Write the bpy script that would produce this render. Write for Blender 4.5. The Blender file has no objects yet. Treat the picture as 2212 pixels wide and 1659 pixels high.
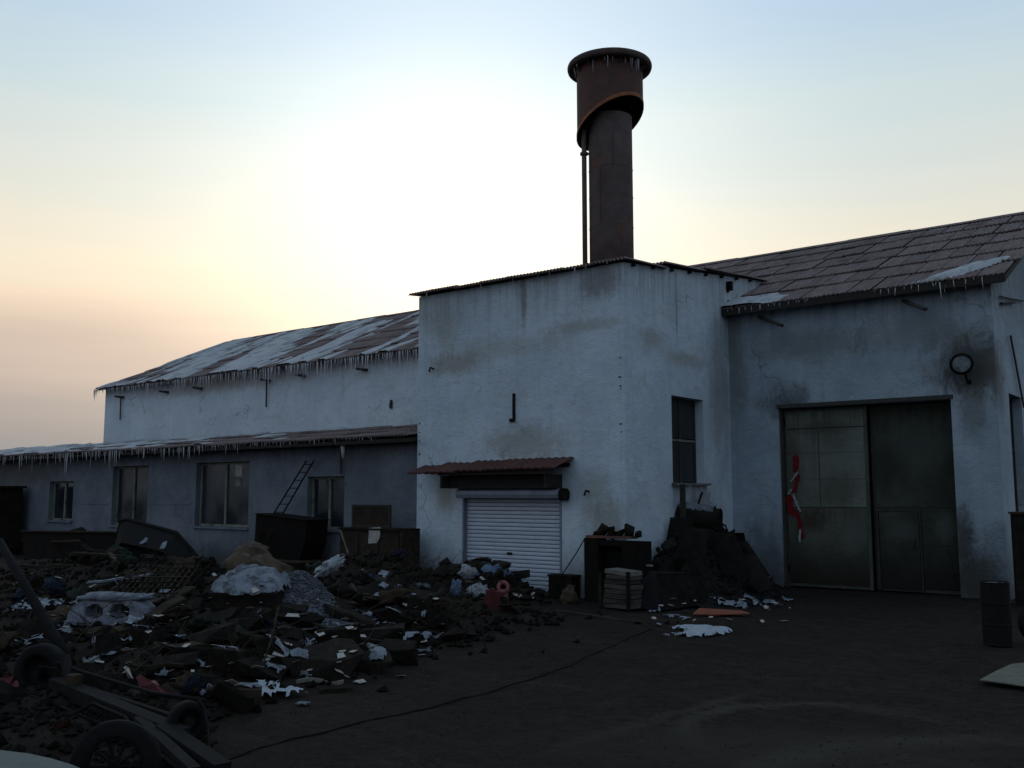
import bpy, bmesh, math, random
from mathutils import Vector, Matrix, Euler, noise
random.seed(7)
R = math.radians
scene = bpy.context.scene
COL = scene.collection

# ------------------------------------------------------------------ camera
F, CX, CY, HOR, H = 2070.0, 1106.0, 829.5, 1068.0, 2.1     # calibrated on a 2212 px wide view of the photograph
PITCH, YAW = math.atan((HOR - CY) / F), R(38.0)
FW = Vector((-math.sin(YAW) * math.cos(PITCH), math.cos(YAW) * math.cos(PITCH), math.sin(PITCH)))
RT = Vector((math.cos(YAW), math.sin(YAW), 0)); UP = RT.cross(FW)
EYE = Vector((0, 0, H))
cam_d = bpy.data.cameras.new('camera'); cam = bpy.data.objects.new('camera', cam_d); COL.objects.link(cam)
cam_d.sensor_width = 36.0; cam_d.lens = 36.0 * F / 2212.0; cam_d.clip_start = 0.1; cam_d.clip_end = 3000
cam.matrix_world = Matrix((( RT.x, UP.x, -FW.x, 0), (RT.y, UP.y, -FW.y, 0), (RT.z, UP.z, -FW.z, H), (0, 0, 0, 1)))
scene.camera = cam
def ray(x, y): return FW + RT * ((x - CX) / F) + UP * ((CY - y) / F)
def G(x, y, z=0.0): r = ray(x, y); return EYE + r * ((z - H) / r.z)
def PY(x, y, Y): r = ray(x, y); return EYE + r * (Y / r.y)
def PX(x, y, X): r = ray(x, y); return EYE + r * (X / r.x)
def PD(x, y, d): return EYE + ray(x, y) * d

# ------------------------------------------------------------------ world, sun, exposure
SUN_EL, SUN_AZ = R(12.0), YAW + math.atan(206 / 2084.0)     # azimuth measured from +Y towards -X
def sky_dir(el, az): return Vector((-math.sin(az) * math.cos(el), math.cos(az) * math.cos(el), math.sin(el)))
world = bpy.data.worlds.new('World'); scene.world = world; world.use_nodes = True
nt = world.node_tree; nt.nodes.clear()
def N(tree, t, **kw):
    n = tree.nodes.new(t)
    for k, v in kw.items(): setattr(n, k, v)
    return n
def math_node(tree, op, a, b=None, clamp=False):
    n = N(tree, 'ShaderNodeMath', operation=op); n.use_clamp = clamp
    for i, v in enumerate((a, b)):
        if v is None: continue
        if isinstance(v, (int, float)): n.inputs[i].default_value = v
        else: tree.links.new(v, n.inputs[i])
    return n.outputs[0]
def ramp_node(tree, fac, stops, interp='LINEAR'):
    n = N(tree, 'ShaderNodeValToRGB'); cr = n.color_ramp; cr.interpolation = interp
    while len(cr.elements) < len(stops): cr.elements.new(0.5)
    for e, (p, c) in zip(cr.elements, stops):
        e.position = p; e.color = tuple(c) + (1,) if len(c) == 3 else c
    tree.links.new(fac, n.inputs[0]); return n.outputs[0]
def mix_node(tree, fac, a, b, blend='MIX'):
    n = N(tree, 'ShaderNodeMix', data_type='RGBA', blend_type=blend)
    for s, v in ((0, fac), (6, a), (7, b)):
        if isinstance(v, (int, float)): n.inputs[s].default_value = v
        elif isinstance(v, (tuple, list)): n.inputs[s].default_value = tuple(v) + (1,) if len(v) == 3 else v
        else: tree.links.new(v, n.inputs[s])
    return n.outputs[2]
tc = N(nt, 'ShaderNodeTexCoord')
sep = N(nt, 'ShaderNodeSeparateXYZ'); nt.links.new(tc.outputs['Generated'], sep.inputs[0])
def dot_node(v):
    n = N(nt, 'ShaderNodeVectorMath', operation='DOT_PRODUCT'); nt.links.new(tc.outputs['Generated'], n.inputs[0]); n.inputs[1].default_value = v
    return n.outputs['Value']
sz = math_node(nt, 'MAXIMUM', sep.outputs[2], 0.0)
wisp = N(nt, 'ShaderNodeTexNoise'); wisp.inputs['Scale'].default_value = 2.2; wisp.inputs['Detail'].default_value = 5
wmap = N(nt, 'ShaderNodeMapping'); wmap.inputs['Scale'].default_value = (1, 1, 9); wmap.inputs['Rotation'].default_value = (R(6), R(-8), 0)
nt.links.new(tc.outputs['Generated'], wmap.inputs[0]); nt.links.new(wmap.outputs[0], wisp.inputs[0])
szw = math_node(nt, 'ADD', sz, math_node(nt, 'MULTIPLY', math_node(nt, 'SUBTRACT', wisp.outputs[0], 0.5), 0.075))
front = ramp_node(nt, szw, [(0.0, (.31, .335, .36)), (.05, (.355, .335, .335)), (.09, (.45, .395, .375)), (.135, (.68, .535, .45)),
    (.18, (.95, .755, .575)), (.225, (.96, .85, .665)), (.30, (.76, .80, .75)), (.38, (.61, .745, .80)), (.46, (.50, .67, .85)), (.7, (.44, .61, .78)), (1.0, (.39, .55, .72))])
back = ramp_node(nt, sz, [(0.0, (.31, .36, .45)), (.15, (.36, .425, .53)), (.4, (.37, .485, .64)), (.7, (.36, .50, .68)), (1.0, (.37, .53, .71))])
SH = Vector((-math.sin(SUN_AZ), math.cos(SUN_AZ), 0))
fr = N(nt, 'ShaderNodeMapRange', interpolation_type='SMOOTHSTEP'); nt.links.new(dot_node(SH), fr.inputs[0])
fr.inputs[1].default_value = -0.35; fr.inputs[2].default_value = 0.85
base = mix_node(nt, fr.outputs[0], back, front)
GL = sky_dir(R(17.5), YAW + math.atan(110 / 2084.0))
theta = math_node(nt, 'DIVIDE', math_node(nt, 'ARCCOSINE', math_node(nt, 'MINIMUM', dot_node(GL), 1.0)), R(60))
glow = ramp_node(nt, theta, [(0, (.50, .49, .47)), (.10, (.42, .40, .36)), (.19, (.25, .24, .20)), (.29, (.11, .105, .08)), (.40, (.03, .03, .02)), (.58, (0, 0, 0))], 'B_SPLINE')
haze_sky = mix_node(nt, 1.0, base, glow, 'ADD')
sky = N(nt, 'ShaderNodeTexSky', sky_type='NISHITA'); sky.sun_disc = False
sky.sun_elevation = SUN_EL; sky.sun_rotation = -SUN_AZ; sky.dust_density = 4.0; sky.air_density = 1.0
b1 = N(nt, 'ShaderNodeBackground'); nt.links.new(haze_sky, b1.inputs[0]); b1.inputs[1].default_value = 0.90
b2 = N(nt, 'ShaderNodeBackground'); nt.links.new(sky.outputs[0], b2.inputs[0]); b2.inputs[1].default_value = 0.003
add = N(nt, 'ShaderNodeAddShader'); nt.links.new(b1.outputs[0], add.inputs[0]); nt.links.new(b2.outputs[0], add.inputs[1])
out = N(nt, 'ShaderNodeOutputWorld'); nt.links.new(add.outputs[0], out.inputs[0])
sun_d = bpy.data.lights.new('sun', 'SUN'); sun_d.energy = 0.5; sun_d.angle = R(4); sun_d.color = (1, .86, .68)
sun = bpy.data.objects.new('sun', sun_d); COL.objects.link(sun)
sun.rotation_euler = sky_dir(SUN_EL, SUN_AZ).to_track_quat('Z', 'Y').to_euler()
scene.view_settings.view_transform = 'Standard'; scene.view_settings.look = 'None'
scene.view_settings.exposure = 0.0; scene.view_settings.gamma = 1.0; scene.view_settings.use_curve_mapping = False

# ------------------------------------------------------------------ materials
def new_mat(name):
    m = bpy.data.materials.new(name); m.use_nodes = True
    t = m.node_tree; t.nodes.clear()
    o = N(t, 'ShaderNodeOutputMaterial'); p = N(t, 'ShaderNodeBsdfPrincipled'); t.links.new(p.outputs[0], o.inputs[0])
    return m, t, p
def coords(t, kind='Object', scale=(1, 1, 1)):
    c = N(t, 'ShaderNodeTexCoord'); mp = N(t, 'ShaderNodeMapping'); mp.inputs['Scale'].default_value = scale
    t.links.new(c.outputs[kind], mp.inputs[0]); return mp.outputs[0]
def noise_fac(t, vec, scale, detail=4, rough=.6, dist=0):
    n = N(t, 'ShaderNodeTexNoise'); n.inputs['Scale'].default_value = scale; n.inputs['Detail'].default_value = detail
    n.inputs['Roughness'].default_value = rough; n.inputs['Distortion'].default_value = dist
    t.links.new(vec, n.inputs[0]); return n.outputs[0]
def band(t, fac, lo, hi):
    n = N(t, 'ShaderNodeMapRange', interpolation_type='SMOOTHSTEP'); t.links.new(fac, n.inputs[0])
    n.inputs[1].default_value = lo; n.inputs[2].default_value = hi; return n.outputs[0]
def bump(t, p, h, strength, dist=.02):
    b = N(t, 'ShaderNodeBump'); b.inputs['Strength'].default_value = strength; b.inputs['Distance'].default_value = dist
    t.links.new(h, b.inputs['Height']); t.links.new(b.outputs[0], p.inputs['Normal'])
def mat(name, c1, c2, scale=4, rough=.85, spec=.25, bmp=.4, c3=None, scale3=1.2, lim3=(.52, .68), stretch=(1, 1, 1), rnd=.25, metal=0.0, bdist=.02):
    """two mixed tones, a third tone in patches, fine relief, and a small difference from one copy to the next"""
    m, t, p = new_mat(name)
    v = coords(t, 'Object', stretch)
    info = N(t, 'ShaderNodeObjectInfo')
    off = N(t, 'ShaderNodeVectorMath', operation='ADD'); t.links.new(v, off.inputs[0])
    cmb = N(t, 'ShaderNodeCombineXYZ'); t.links.new(math_node(t, 'MULTIPLY', info.outputs['Random'], 31.0), cmb.inputs[0]); t.links.new(cmb.outputs[0], off.inputs[1])
    v = off.outputs[0]
    n1 = noise_fac(t, v, scale, 6, .65)
    c = mix_node(t, band(t, n1, .35, .65), c1, c2)
    if c3: c = mix_node(t, band(t, noise_fac(t, v, scale3, 5, .7, .4), *lim3), c, c3)
    if rnd:
        k = math_node(t, 'ADD', math_node(t, 'MULTIPLY', info.outputs['Random'], 2 * rnd), 1 - rnd)
        vm = N(t, 'ShaderNodeVectorMath', operation='SCALE'); t.links.new(c, vm.inputs[0]); t.links.new(k, vm.inputs['Scale']); c = vm.outputs[0]
    t.links.new(c, p.inputs['Base Color'])
    p.inputs['Roughness'].default_value = rough; p.inputs['Specular IOR Level'].default_value = spec; p.inputs['Metallic'].default_value = metal
    bump(t, p, noise_fac(t, v, scale * 5, 8, .7), bmp, bdist)
    return m
def wall_mat(name, c1, c2, stains, streak=None, base_dirt=None, brick=False):
    """lime-washed plaster in world metres: mottled wash, run marks below the eaves, splashed foot, and single stains"""
    m, t, p = new_mat(name)
    g = N(t, 'ShaderNodeNewGeometry'); pos = g.outputs['Position']
    sp = N(t, 'ShaderNodeSeparateXYZ'); t.links.new(pos, sp.inputs[0])
    def mapped(s):
        mp = N(t, 'ShaderNodeMapping'); mp.inputs['Scale'].default_value = s; t.links.new(pos, mp.inputs[0]); return mp.outputs[0]
    c = mix_node(t, band(t, noise_fac(t, mapped((1, 1, 1)), .9, 6, .65), .35, .68), c1, c2)
    fine = noise_fac(t, mapped((1, 1, 1.6)), 7, 8, .75)
    c = mix_node(t, math_node(t, 'MULTIPLY', band(t, fine, .5, .75), .45), c, tuple(x * .55 for x in c1))
    pale = noise_fac(t, mapped((1, 1, 2.5)), 2.6, 6, .7, .6)
    c = mix_node(t, math_node(t, 'MULTIPLY', band(t, pale, .58, .72), .4), c, tuple(min(.8, x * 1.35) for x in c2))
    ochre = noise_fac(t, mapped((1, 1, 1.4)), 1.25, 7, .72, .8)
    c = mix_node(t, math_node(t, 'MULTIPLY', band(t, ochre, .50, .70), .38), c, (c1[0] * .80, c1[1] * .70, c1[2] * .54))
    pits = noise_fac(t, mapped((1, 1, 1)), 16, 4, .6)
    c = mix_node(t, math_node(t, 'MULTIPLY', band(t, pits, .62, .72), .35), c, (c1[0] * .55, c1[1] * .50, c1[2] * .42))
    vs = noise_fac(t, mapped((7, 7, .22)), 1.0, 6, .75)
    c = mix_node(t, math_node(t, 'MULTIPLY', band(t, vs, .52, .74), .28), c, tuple(x * .5 for x in c1))
    vn = N(t, 'ShaderNodeTexVoronoi', feature='DISTANCE_TO_EDGE'); vn.inputs['Scale'].default_value = .42
    wv = N(t, 'ShaderNodeVectorMath', operation='ADD'); t.links.new(pos, wv.inputs[0])
    wn = N(t, 'ShaderNodeTexNoise'); wn.inputs['Scale'].default_value = 2.2; wn.inputs['Detail'].default_value = 6; t.links.new(pos, wn.inputs[0]); t.links.new(wn.outputs['Color'], wv.inputs[1]); t.links.new(wv.outputs[0], vn.inputs[0])
    crack = math_node(t, 'MULTIPLY', math_node(t, 'SUBTRACT', 1.0, band(t, vn.outputs['Distance'], .002, .012)), band(t, noise_fac(t, mapped((1, 1, 1)), .6, 3, .5), .50, .62))
    c = mix_node(t, math_node(t, 'MULTIPLY', crack, .6), c, tuple(x * .35 for x in c1))
    flake = noise_fac(t, mapped((1, 1, 1.3)), 2.1, 9, .82, .3)
    c = mix_node(t, math_node(t, 'MULTIPLY', band(t, flake, .655, .675), .55), c, (c1[0] * .55, c1[1] * .47, c1[2] * .36))
    if streak:
        z1, z0, col, amt = streak
        zf = band(t, sp.outputs[2], z0, z1)
        f = math_node(t, 'MULTIPLY', zf, math_node(t, 'ADD', math_node(t, 'MULTIPLY', band(t, vs, .40, .62), .8), .12))
        c = mix_node(t, math_node(t, 'MULTIPLY', f, amt), c, col)
    if base_dirt:
        z1, col, amt = base_dirt
        zz = math_node(t, 'ADD', sp.outputs[2], math_node(t, 'MULTIPLY', noise_fac(t, mapped((1, 1, .5)), 1.6, 6, .7), -1.1))
        f = math_node(t, 'SUBTRACT', 1.0, band(t, zz, -.5, z1))
        c = mix_node(t, math_node(t, 'MULTIPLY', f, amt), c, col)
    wob = math_node(t, 'ADD', math_node(t, 'MULTIPLY', noise_fac(t, mapped((1.6, 1.6, .8)), 1.7, 9, .8, .7), 1.25), -.12)
    for cen, rad, col, amt in stains:
        s = N(t, 'ShaderNodeVectorMath', operation='SUBTRACT'); t.links.new(pos, s.inputs[0]); s.inputs[1].default_value = cen
        d = N(t, 'ShaderNodeVectorMath', operation='DIVIDE'); t.links.new(s.outputs[0], d.inputs[0]); d.inputs[1].default_value = rad
        ln = N(t, 'ShaderNodeVectorMath', operation='LENGTH'); t.links.new(d.outputs[0], ln.inputs[0])
        e = math_node(t, 'ADD', ln.outputs['Value'], math_node(t, 'MULTIPLY', math_node(t, 'SUBTRACT', wob, .5), 1.6))
        f = math_node(t, 'SUBTRACT', 1.0, band(t, e, .25, 1.1))
        c = mix_node(t, math_node(t, 'MULTIPLY', f, amt), c, col)
    t.links.new(c, p.inputs['Base Color']); p.inputs['Roughness'].default_value = .92; p.inputs['Specular IOR Level'].default_value = .15
    hgt = math_node(t, 'ADD', noise_fac(t, mapped((1, 1, 1)), 22, 8, .7), math_node(t, 'MULTIPLY', noise_fac(t, mapped((1, 1, 1.8)), 3.2, 4, .6), 1.6))
    bump(t, p, hgt, .5, .025)
    return m

# ------------------------------------------------------------------ building blocks
ORIGIN = {}                      # world origin of every unrotated root, so that parts can be given in world metres
class MB:
    def __init__(s): s.v = []; s.f = []
    def add(s, vs, fs):
        o = len(s.v); s.v += [Vector(v) for v in vs]; s.f += [tuple(i + o for i in f) for f in fs]; return s
    def box(s, lo, hi, M=None, taper=0):
        x0, y0, z0 = lo; x1, y1, z1 = hi; a = taper
        vs = [Vector(p) for p in ((x0, y0, z0), (x1, y0, z0), (x1, y1, z0), (x0, y1, z0), (x0 + a, y0 + a, z1), (x1 - a, y0 + a, z1), (x1 - a, y1 - a, z1), (x0 + a, y1 - a, z1))]
        if M: vs = [M @ v for v in vs]
        return s.add(vs, [(0, 3, 2, 1), (4, 5, 6, 7), (0, 1, 5, 4), (1, 2, 6, 5), (2, 3, 7, 6), (3, 0, 4, 7)])
    def tube(s, pts, r, n=8, r2=None, cap=True):
        pts = [Vector(p) for p in pts]; k = len(pts); rings = []
        for i, p in enumerate(pts):
            d = (pts[min(i + 1, k - 1)] - pts[max(i - 1, 0)]).normalized()
            a = d.orthogonal().normalized() if abs(d.z) > .95 else d.cross(Vector((0, 0, 1))).normalized()
            b = d.cross(a); rr = r if r2 is None else r + (r2 - r) * i / max(1, k - 1)
            rings.append([p + (a * math.cos(2 * math.pi * j / n) + b * math.sin(2 * math.pi * j / n)) * rr for j in range(n)])
        vs = [v for ring in rings for v in ring]; fs = []
        for i in range(k - 1):
            for j in range(n):
                fs.append((i * n + j, i * n + (j + 1) % n, (i + 1) * n + (j + 1) % n, (i + 1) * n + j))
        if cap: fs += [tuple(range(n - 1, -1, -1)), tuple(range((k - 1) * n, k * n))]
        return s.add(vs, fs)
    def lathe(s, prof, n=24, M=None):
        vs = []; fs = []; k = len(prof)
        for i in range(n):
            a = 2 * math.pi * i / n
            for r, z in prof: vs.append(Vector((r * math.cos(a), r * math.sin(a), z)))
        for i in range(n):
            for j in range(k - 1): fs.append((i * k + j, ((i + 1) % n) * k + j, ((i + 1) % n) * k + j + 1, i * k + j + 1))
        if M: vs = [M @ v for v in vs]
        return s.add(vs, fs)
    def prism(s, poly, ext):
        """flat outline (3-D points) pushed by the vector ext"""
        n = len(poly); e = Vector(ext); vs = [Vector(p) for p in poly] + [Vector(p) + e for p in poly]
        return s.add(vs, [tuple(range(n)), tuple(range(2 * n - 1, n - 1, -1))] + [(i, i + n, (i + 1) % n + n, (i + 1) % n) for i in range(n)])
    def mesh(s, name, off=None):
        me = bpy.data.meshes.new(name); o = off or Vector((0, 0, 0))
        me.from_pydata([tuple(v - o) for v in s.v], [], s.f)
        bm = bmesh.new(); bm.from_mesh(me); bmesh.ops.recalc_face_normals(bm, faces=bm.faces); bm.to_mesh(me); bm.free()
        return me
def link(o, parent=None):
    COL.objects.link(o)
    if parent: o.parent = parent
    return o
def tag(o, label=None, cat=None, group=None, kind=None):
    for k, v in (('label', label), ('category', cat), ('group', group), ('kind', kind)):
        if v: o[k] = v
    return o
def thing(name, label, cat, loc=(0, 0, 0), rot=0, group=None):
    o = bpy.data.objects.new(name, None); o.empty_display_size = .2; link(o)
    o.location = loc; o.rotation_euler = (0, 0, rot); ORIGIN[o.name] = Vector(loc)
    return tag(o, label, cat, group)
def smooth(me, on=True, ang=None):
    for p in me.polygons: p.use_smooth = on
def part(name, mb, m, parent, world=False, sm=False, sub=None):
    """one mesh object; with world=True the block was given in world metres and sub is the object the part hangs from"""
    me = mb.mesh(name, ORIGIN[parent.name] if world else None); me.materials.append(m)
    if sm: smooth(me)
    o = bpy.data.objects.new(name, me); link(o, sub or parent); return o
def solo(name, mb, m, label=None, cat=None, loc=(0, 0, 0), rot=(0, 0, 0), group=None, kind=None, sm=False):
    me = mb.mesh(name); me.materials.append(m)
    if sm: smooth(me)
    o = bpy.data.objects.new(name, me); link(o); o.location = loc; o.rotation_euler = rot
    return tag(o, label, cat, group, kind)
def inst(name, me, loc, rot=(0, 0, 0), scl=(1, 1, 1), parent=None):
    o = bpy.data.objects.new(name, me); link(o, parent); o.location = loc; o.rotation_euler = rot; o.scale = scl; return o
def wall_with_openings(mb, P, U, V, w, h, openings, reveal):
    """rectangle from P along unit vectors U (w) and V (h); openings (u0, v0, u1, v1); reveal = vector into the wall"""
    us = sorted({0, w, *[o[0] for o in openings], *[o[2] for o in openings]}); vs = sorted({0, h, *[o[1] for o in openings], *[o[3] for o in openings]})
    P, U, V, rv = Vector(P), Vector(U), Vector(V), Vector(reveal)
    def inside(u, v): return any(o[0] < u < o[2] and o[1] < v < o[3] for o in openings)
    for a, b in zip(us, us[1:]):
        for c, d in zip(vs, vs[1:]):
            if not inside((a + b) / 2, (c + d) / 2):
                mb.add([P + U * a + V * c, P + U * b + V * c, P + U * b + V * d, P + U * a + V * d], [(0, 1, 2, 3)])
    for (a, c, b, d) in openings:
        q = [P + U * a + V * c, P + U * b + V * c, P + U * b + V * d, P + U * a + V * d]
        for i in range(4): mb.add([q[i], q[(i + 1) % 4], q[(i + 1) % 4] + rv, q[i] + rv], [(0, 1, 2, 3)])

# ------------------------------------------------------------------ palette
M = {}
M['ground'] = None
M['roof'] = mat('weathered_roof_sheet', (.135, .098, .092), (.18, .14, .13), 5, .95, .08, .5, (.10, .066, .06), 1.6, (.5, .7), (1, .35, 1), .10)
M['roof_red'] = mat('rusty_red_sheet', (.085, .036, .030), (.06, .033, .029), 6, .9, .1, .4, (.115, .05, .035), 2.5, (.55, .7), rnd=.15)
M['deck'] = mat('dark_roof_timber', (.02, .017, .015), (.03, .025, .02), 6)
M['rust'] = mat('rusty_steel', (.115, .055, .042), (.075, .046, .042), 3.0, .85, .2, .5, (.24, .075, .028), 1.4, (.54, .72), rnd=.1)
M['rust_band'] = mat('orange_rust', (.30, .10, .04), (.17, .065, .035), 9, .85, .2, .5)
M['soot'] = mat('sooty_steel', (.075, .055, .05), (.105, .075, .068), 3, .9, .15, .5, (.15, .07, .045), 1.6, (.56, .72), rnd=.1)
M['dark'] = mat('dark_steel', (.0085, .0072, .006), (.015, .0118, .0095), 6, .9, .08, .5, (.026, .0155, .010), 2.5, (.55, .7), rnd=.35)
M['black'] = mat('black_rubber', (.0065, .0062, .006), (.0105, .0098, .0094), 12, .85, .12, .4, rnd=.2)
M['coal'] = mat('coal_and_ash', (.0075, .007, .0065), (.014, .0125, .0115), 9, .95, .1, .9, rnd=.4)
M['rubble'] = mat('sooty_rubble', (.0095, .008, .0068), (.018, .0145, .0118), 5, .97, .05, .9, (.028, .0205, .0155), 2.3, (.54, .7), rnd=.45)
M['slab'] = mat('dark_concrete', (.0125, .0105, .0088), (.021, .0172, .014), 4, .97, .05, .9, (.029, .0235, .0185), 2.0, (.56, .7), rnd=.4)
M['wood'] = mat('old_timber', (.022, .016, .0115), (.040, .030, .021), 9, .95, .06, .7, (.014, .011, .009), 2, (.5, .7), (.2, 1, 1), .4)
M['board'] = mat('brown_board', (.026, .019, .0135), (.040, .029, .0205), 4, .92, .08, .4, (.017, .013, .010), 1.8, (.5, .7), rnd=.2)
M['pale_wood'] = mat('grey_board', (.12, .11, .095), (.18, .165, .14), 9, .9, .15, .6, (.07, .06, .05), 2, (.5, .7), (.25, 1, 1), .2)
M['snow'] = mat('dirty_snow', (.13, .142, .165), (.20, .215, .24), 7, .9, .1, .7, (.055, .055, .055), 4, (.46, .66), rnd=.25)
M['bright_snow'] = mat('fresh_snow', (.26, .28, .31), (.34, .36, .39), 9, .9, .1, .6, (.17, .18, .19), 5, (.55, .74), rnd=0)
M['roof_snow'] = mat('roof_snow', (.30, .303, .312), (.375, .378, .386), 3, .9, .1, .4, (.165, .155, .15), 2.4, (.48, .68), (1, .3, 1), rnd=0)
M['ice'] = mat('icicle_ice', (.40, .385, .39), (.50, .485, .48), 6, .4, .3, .2, rnd=.1)
M['shutter'] = mat('white_shutter', (.44, .48, .54), (.50, .545, .60), 2, .5, .4, .08, (.40, .42, .46), 1.3, (.55, .75), rnd=.05)
M['shutter_box'] = mat('grey_roll_box', (.17, .18, .22), (.22, .23, .27), 3, .55, .4, .1, (.12, .10, .10), 2, (.55, .75))
M['glass'] = None
M['stack_board'] = mat('weathered_stack_board', (.04, .036, .029), (.065, .06, .05), 9, .95, .06, .6, (.02, .018, .015), 2, (.5, .7), (.25, 1, 1), .4)
M['trodden'] = mat('trodden_soot', (.0135, .0102, .0078), (.021, .0158, .012), 3, .97, .05, .9, (.028, .0215, .0165), 1.2, (.52, .7), rnd=0)
M['frame'] = mat('weathered_frame', (.15, .15, .115), (.20, .20, .155), 8, .8, .25, .4, (.05, .045, .035), 3, (.5, .7), rnd=.15)
M['frame_dark'] = mat('dark_frame', (.035, .032, .026), (.05, .045, .038), 8, .8, .25, .4, rnd=.15)
M['gate'] = mat('green_grey_gate', (.135, .15, .125), (.185, .20, .17), 1.6, .85, .15, .35, (.085, .08, .062), 1.1, (.5, .72), rnd=.14)
M['gate_dark'] = mat('dark_green_gate', (.055, .06, .046), (.082, .088, .068), 1.8, .85, .15, .35, (.12, .135, .105), 1.3, (.56, .74), rnd=.12)
M['red'] = mat('faded_red_plastic', (.17, .052, .055), (.22, .075, .078), 6, .8, .3, .3, rnd=.1)
M['red_paper'] = mat('red_paper', (.165, .011, .014), (.11, .009, .011), 8, .8, .1, .5, rnd=0)
M['white'] = mat('white_plastic', (.20, .22, .23), (.27, .285, .295), 7, .7, .2, .4, (.13, .14, .145), 4, (.55, .7), rnd=.15)
M['paper'] = mat('pale_paper', (.30, .27, .24), (.36, .33, .29), 7, .8, .2, .2, rnd=.15)
M['orange'] = mat('orange_sheet', (.21, .065, .03), (.15, .05, .03), 5, .8, .2, .3, rnd=.1)
M['blue'] = mat('faded_blue_plastic', (.05, .08, .13), (.075, .11, .16), 6, .6, .3, .3, rnd=.3)
M['sack'] = mat('brown_sacking', (.062, .046, .032), (.095, .072, .05), 7, .95, .1, .8, (.035, .026, .02), 2.5, (.5, .68), rnd=.2)
M['gravel'] = mat('grey_gravel', (.055, .058, .068), (.105, .11, .125), 30, .9, .2, .5, rnd=0)
M['pebble'] = mat('pebble', (.03, .026, .021), (.055, .048, .04), 6, .95, .05, .3)
M['khaki'] = mat('pale_khaki_sheet', (.105, .10, .075), (.135, .13, .10), 5, .9, .15, .4, rnd=0)
M['pale_panel'] = mat('pale_green_grey_panel', (.085, .098, .088), (.11, .12, .11), 4, .85, .3, .2, rnd=0)
M['green'] = mat('green_bottle_glass', (.02, .05, .04), (.03, .065, .055), 3, .25, .5, .1)
M['lamp_glass'] = mat('lamp_glass', (.035, .044, .046), (.10, .115, .118), 7, .4, .2, .2)
def glass_mat(name, tint, rough):
    m, t, p = new_mat(name); v = coords(t, 'Object')
    gr = band(t, noise_fac(t, v, .9, 5, .55), .35, .75)
    t.links.new(mix_node(t, gr, tint, tuple(x * 1.5 + .003 for x in tint)), p.inputs['Base Color'])
    t.links.new(math_node(t, 'ADD', math_node(t, 'MULTIPLY', gr, .35), rough), p.inputs['Roughness'])
    p.inputs['Specular IOR Level'].default_value = .45; return m
M['glass'] = glass_mat('dusty_dark_glass', (.011, .0145, .019), .09)
M['glass_dim'] = glass_mat('grimy_glass', (.014, .015, .014), .3)

# ------------------------------------------------------------------ key planes of the place (metres)
YT, YM, YA = 16.54, 21.40, 16.74          # fronts of the furnace house, of the workshop and of the lean-to
XT0, XT1 = -15.77, -10.04                 # furnace house, left and right wall
XL, XR = -38.75, -4.17                    # workshop, left and right wall
EAVE_Y, EAVE_Z, RIDGE_Y, RIDGE_Z = 21.05, 6.50, 27.95, 9.50
SL = (RIDGE_Z - EAVE_Z) / (RIDGE_Y - EAVE_Y); ANG = math.atan(SL); SLEN = math.hypot(RIDGE_Z - EAVE_Z, RIDGE_Y - EAVE_Y)
def roof_z(y): return EAVE_Z + (y - EAVE_Y) * SL

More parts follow.
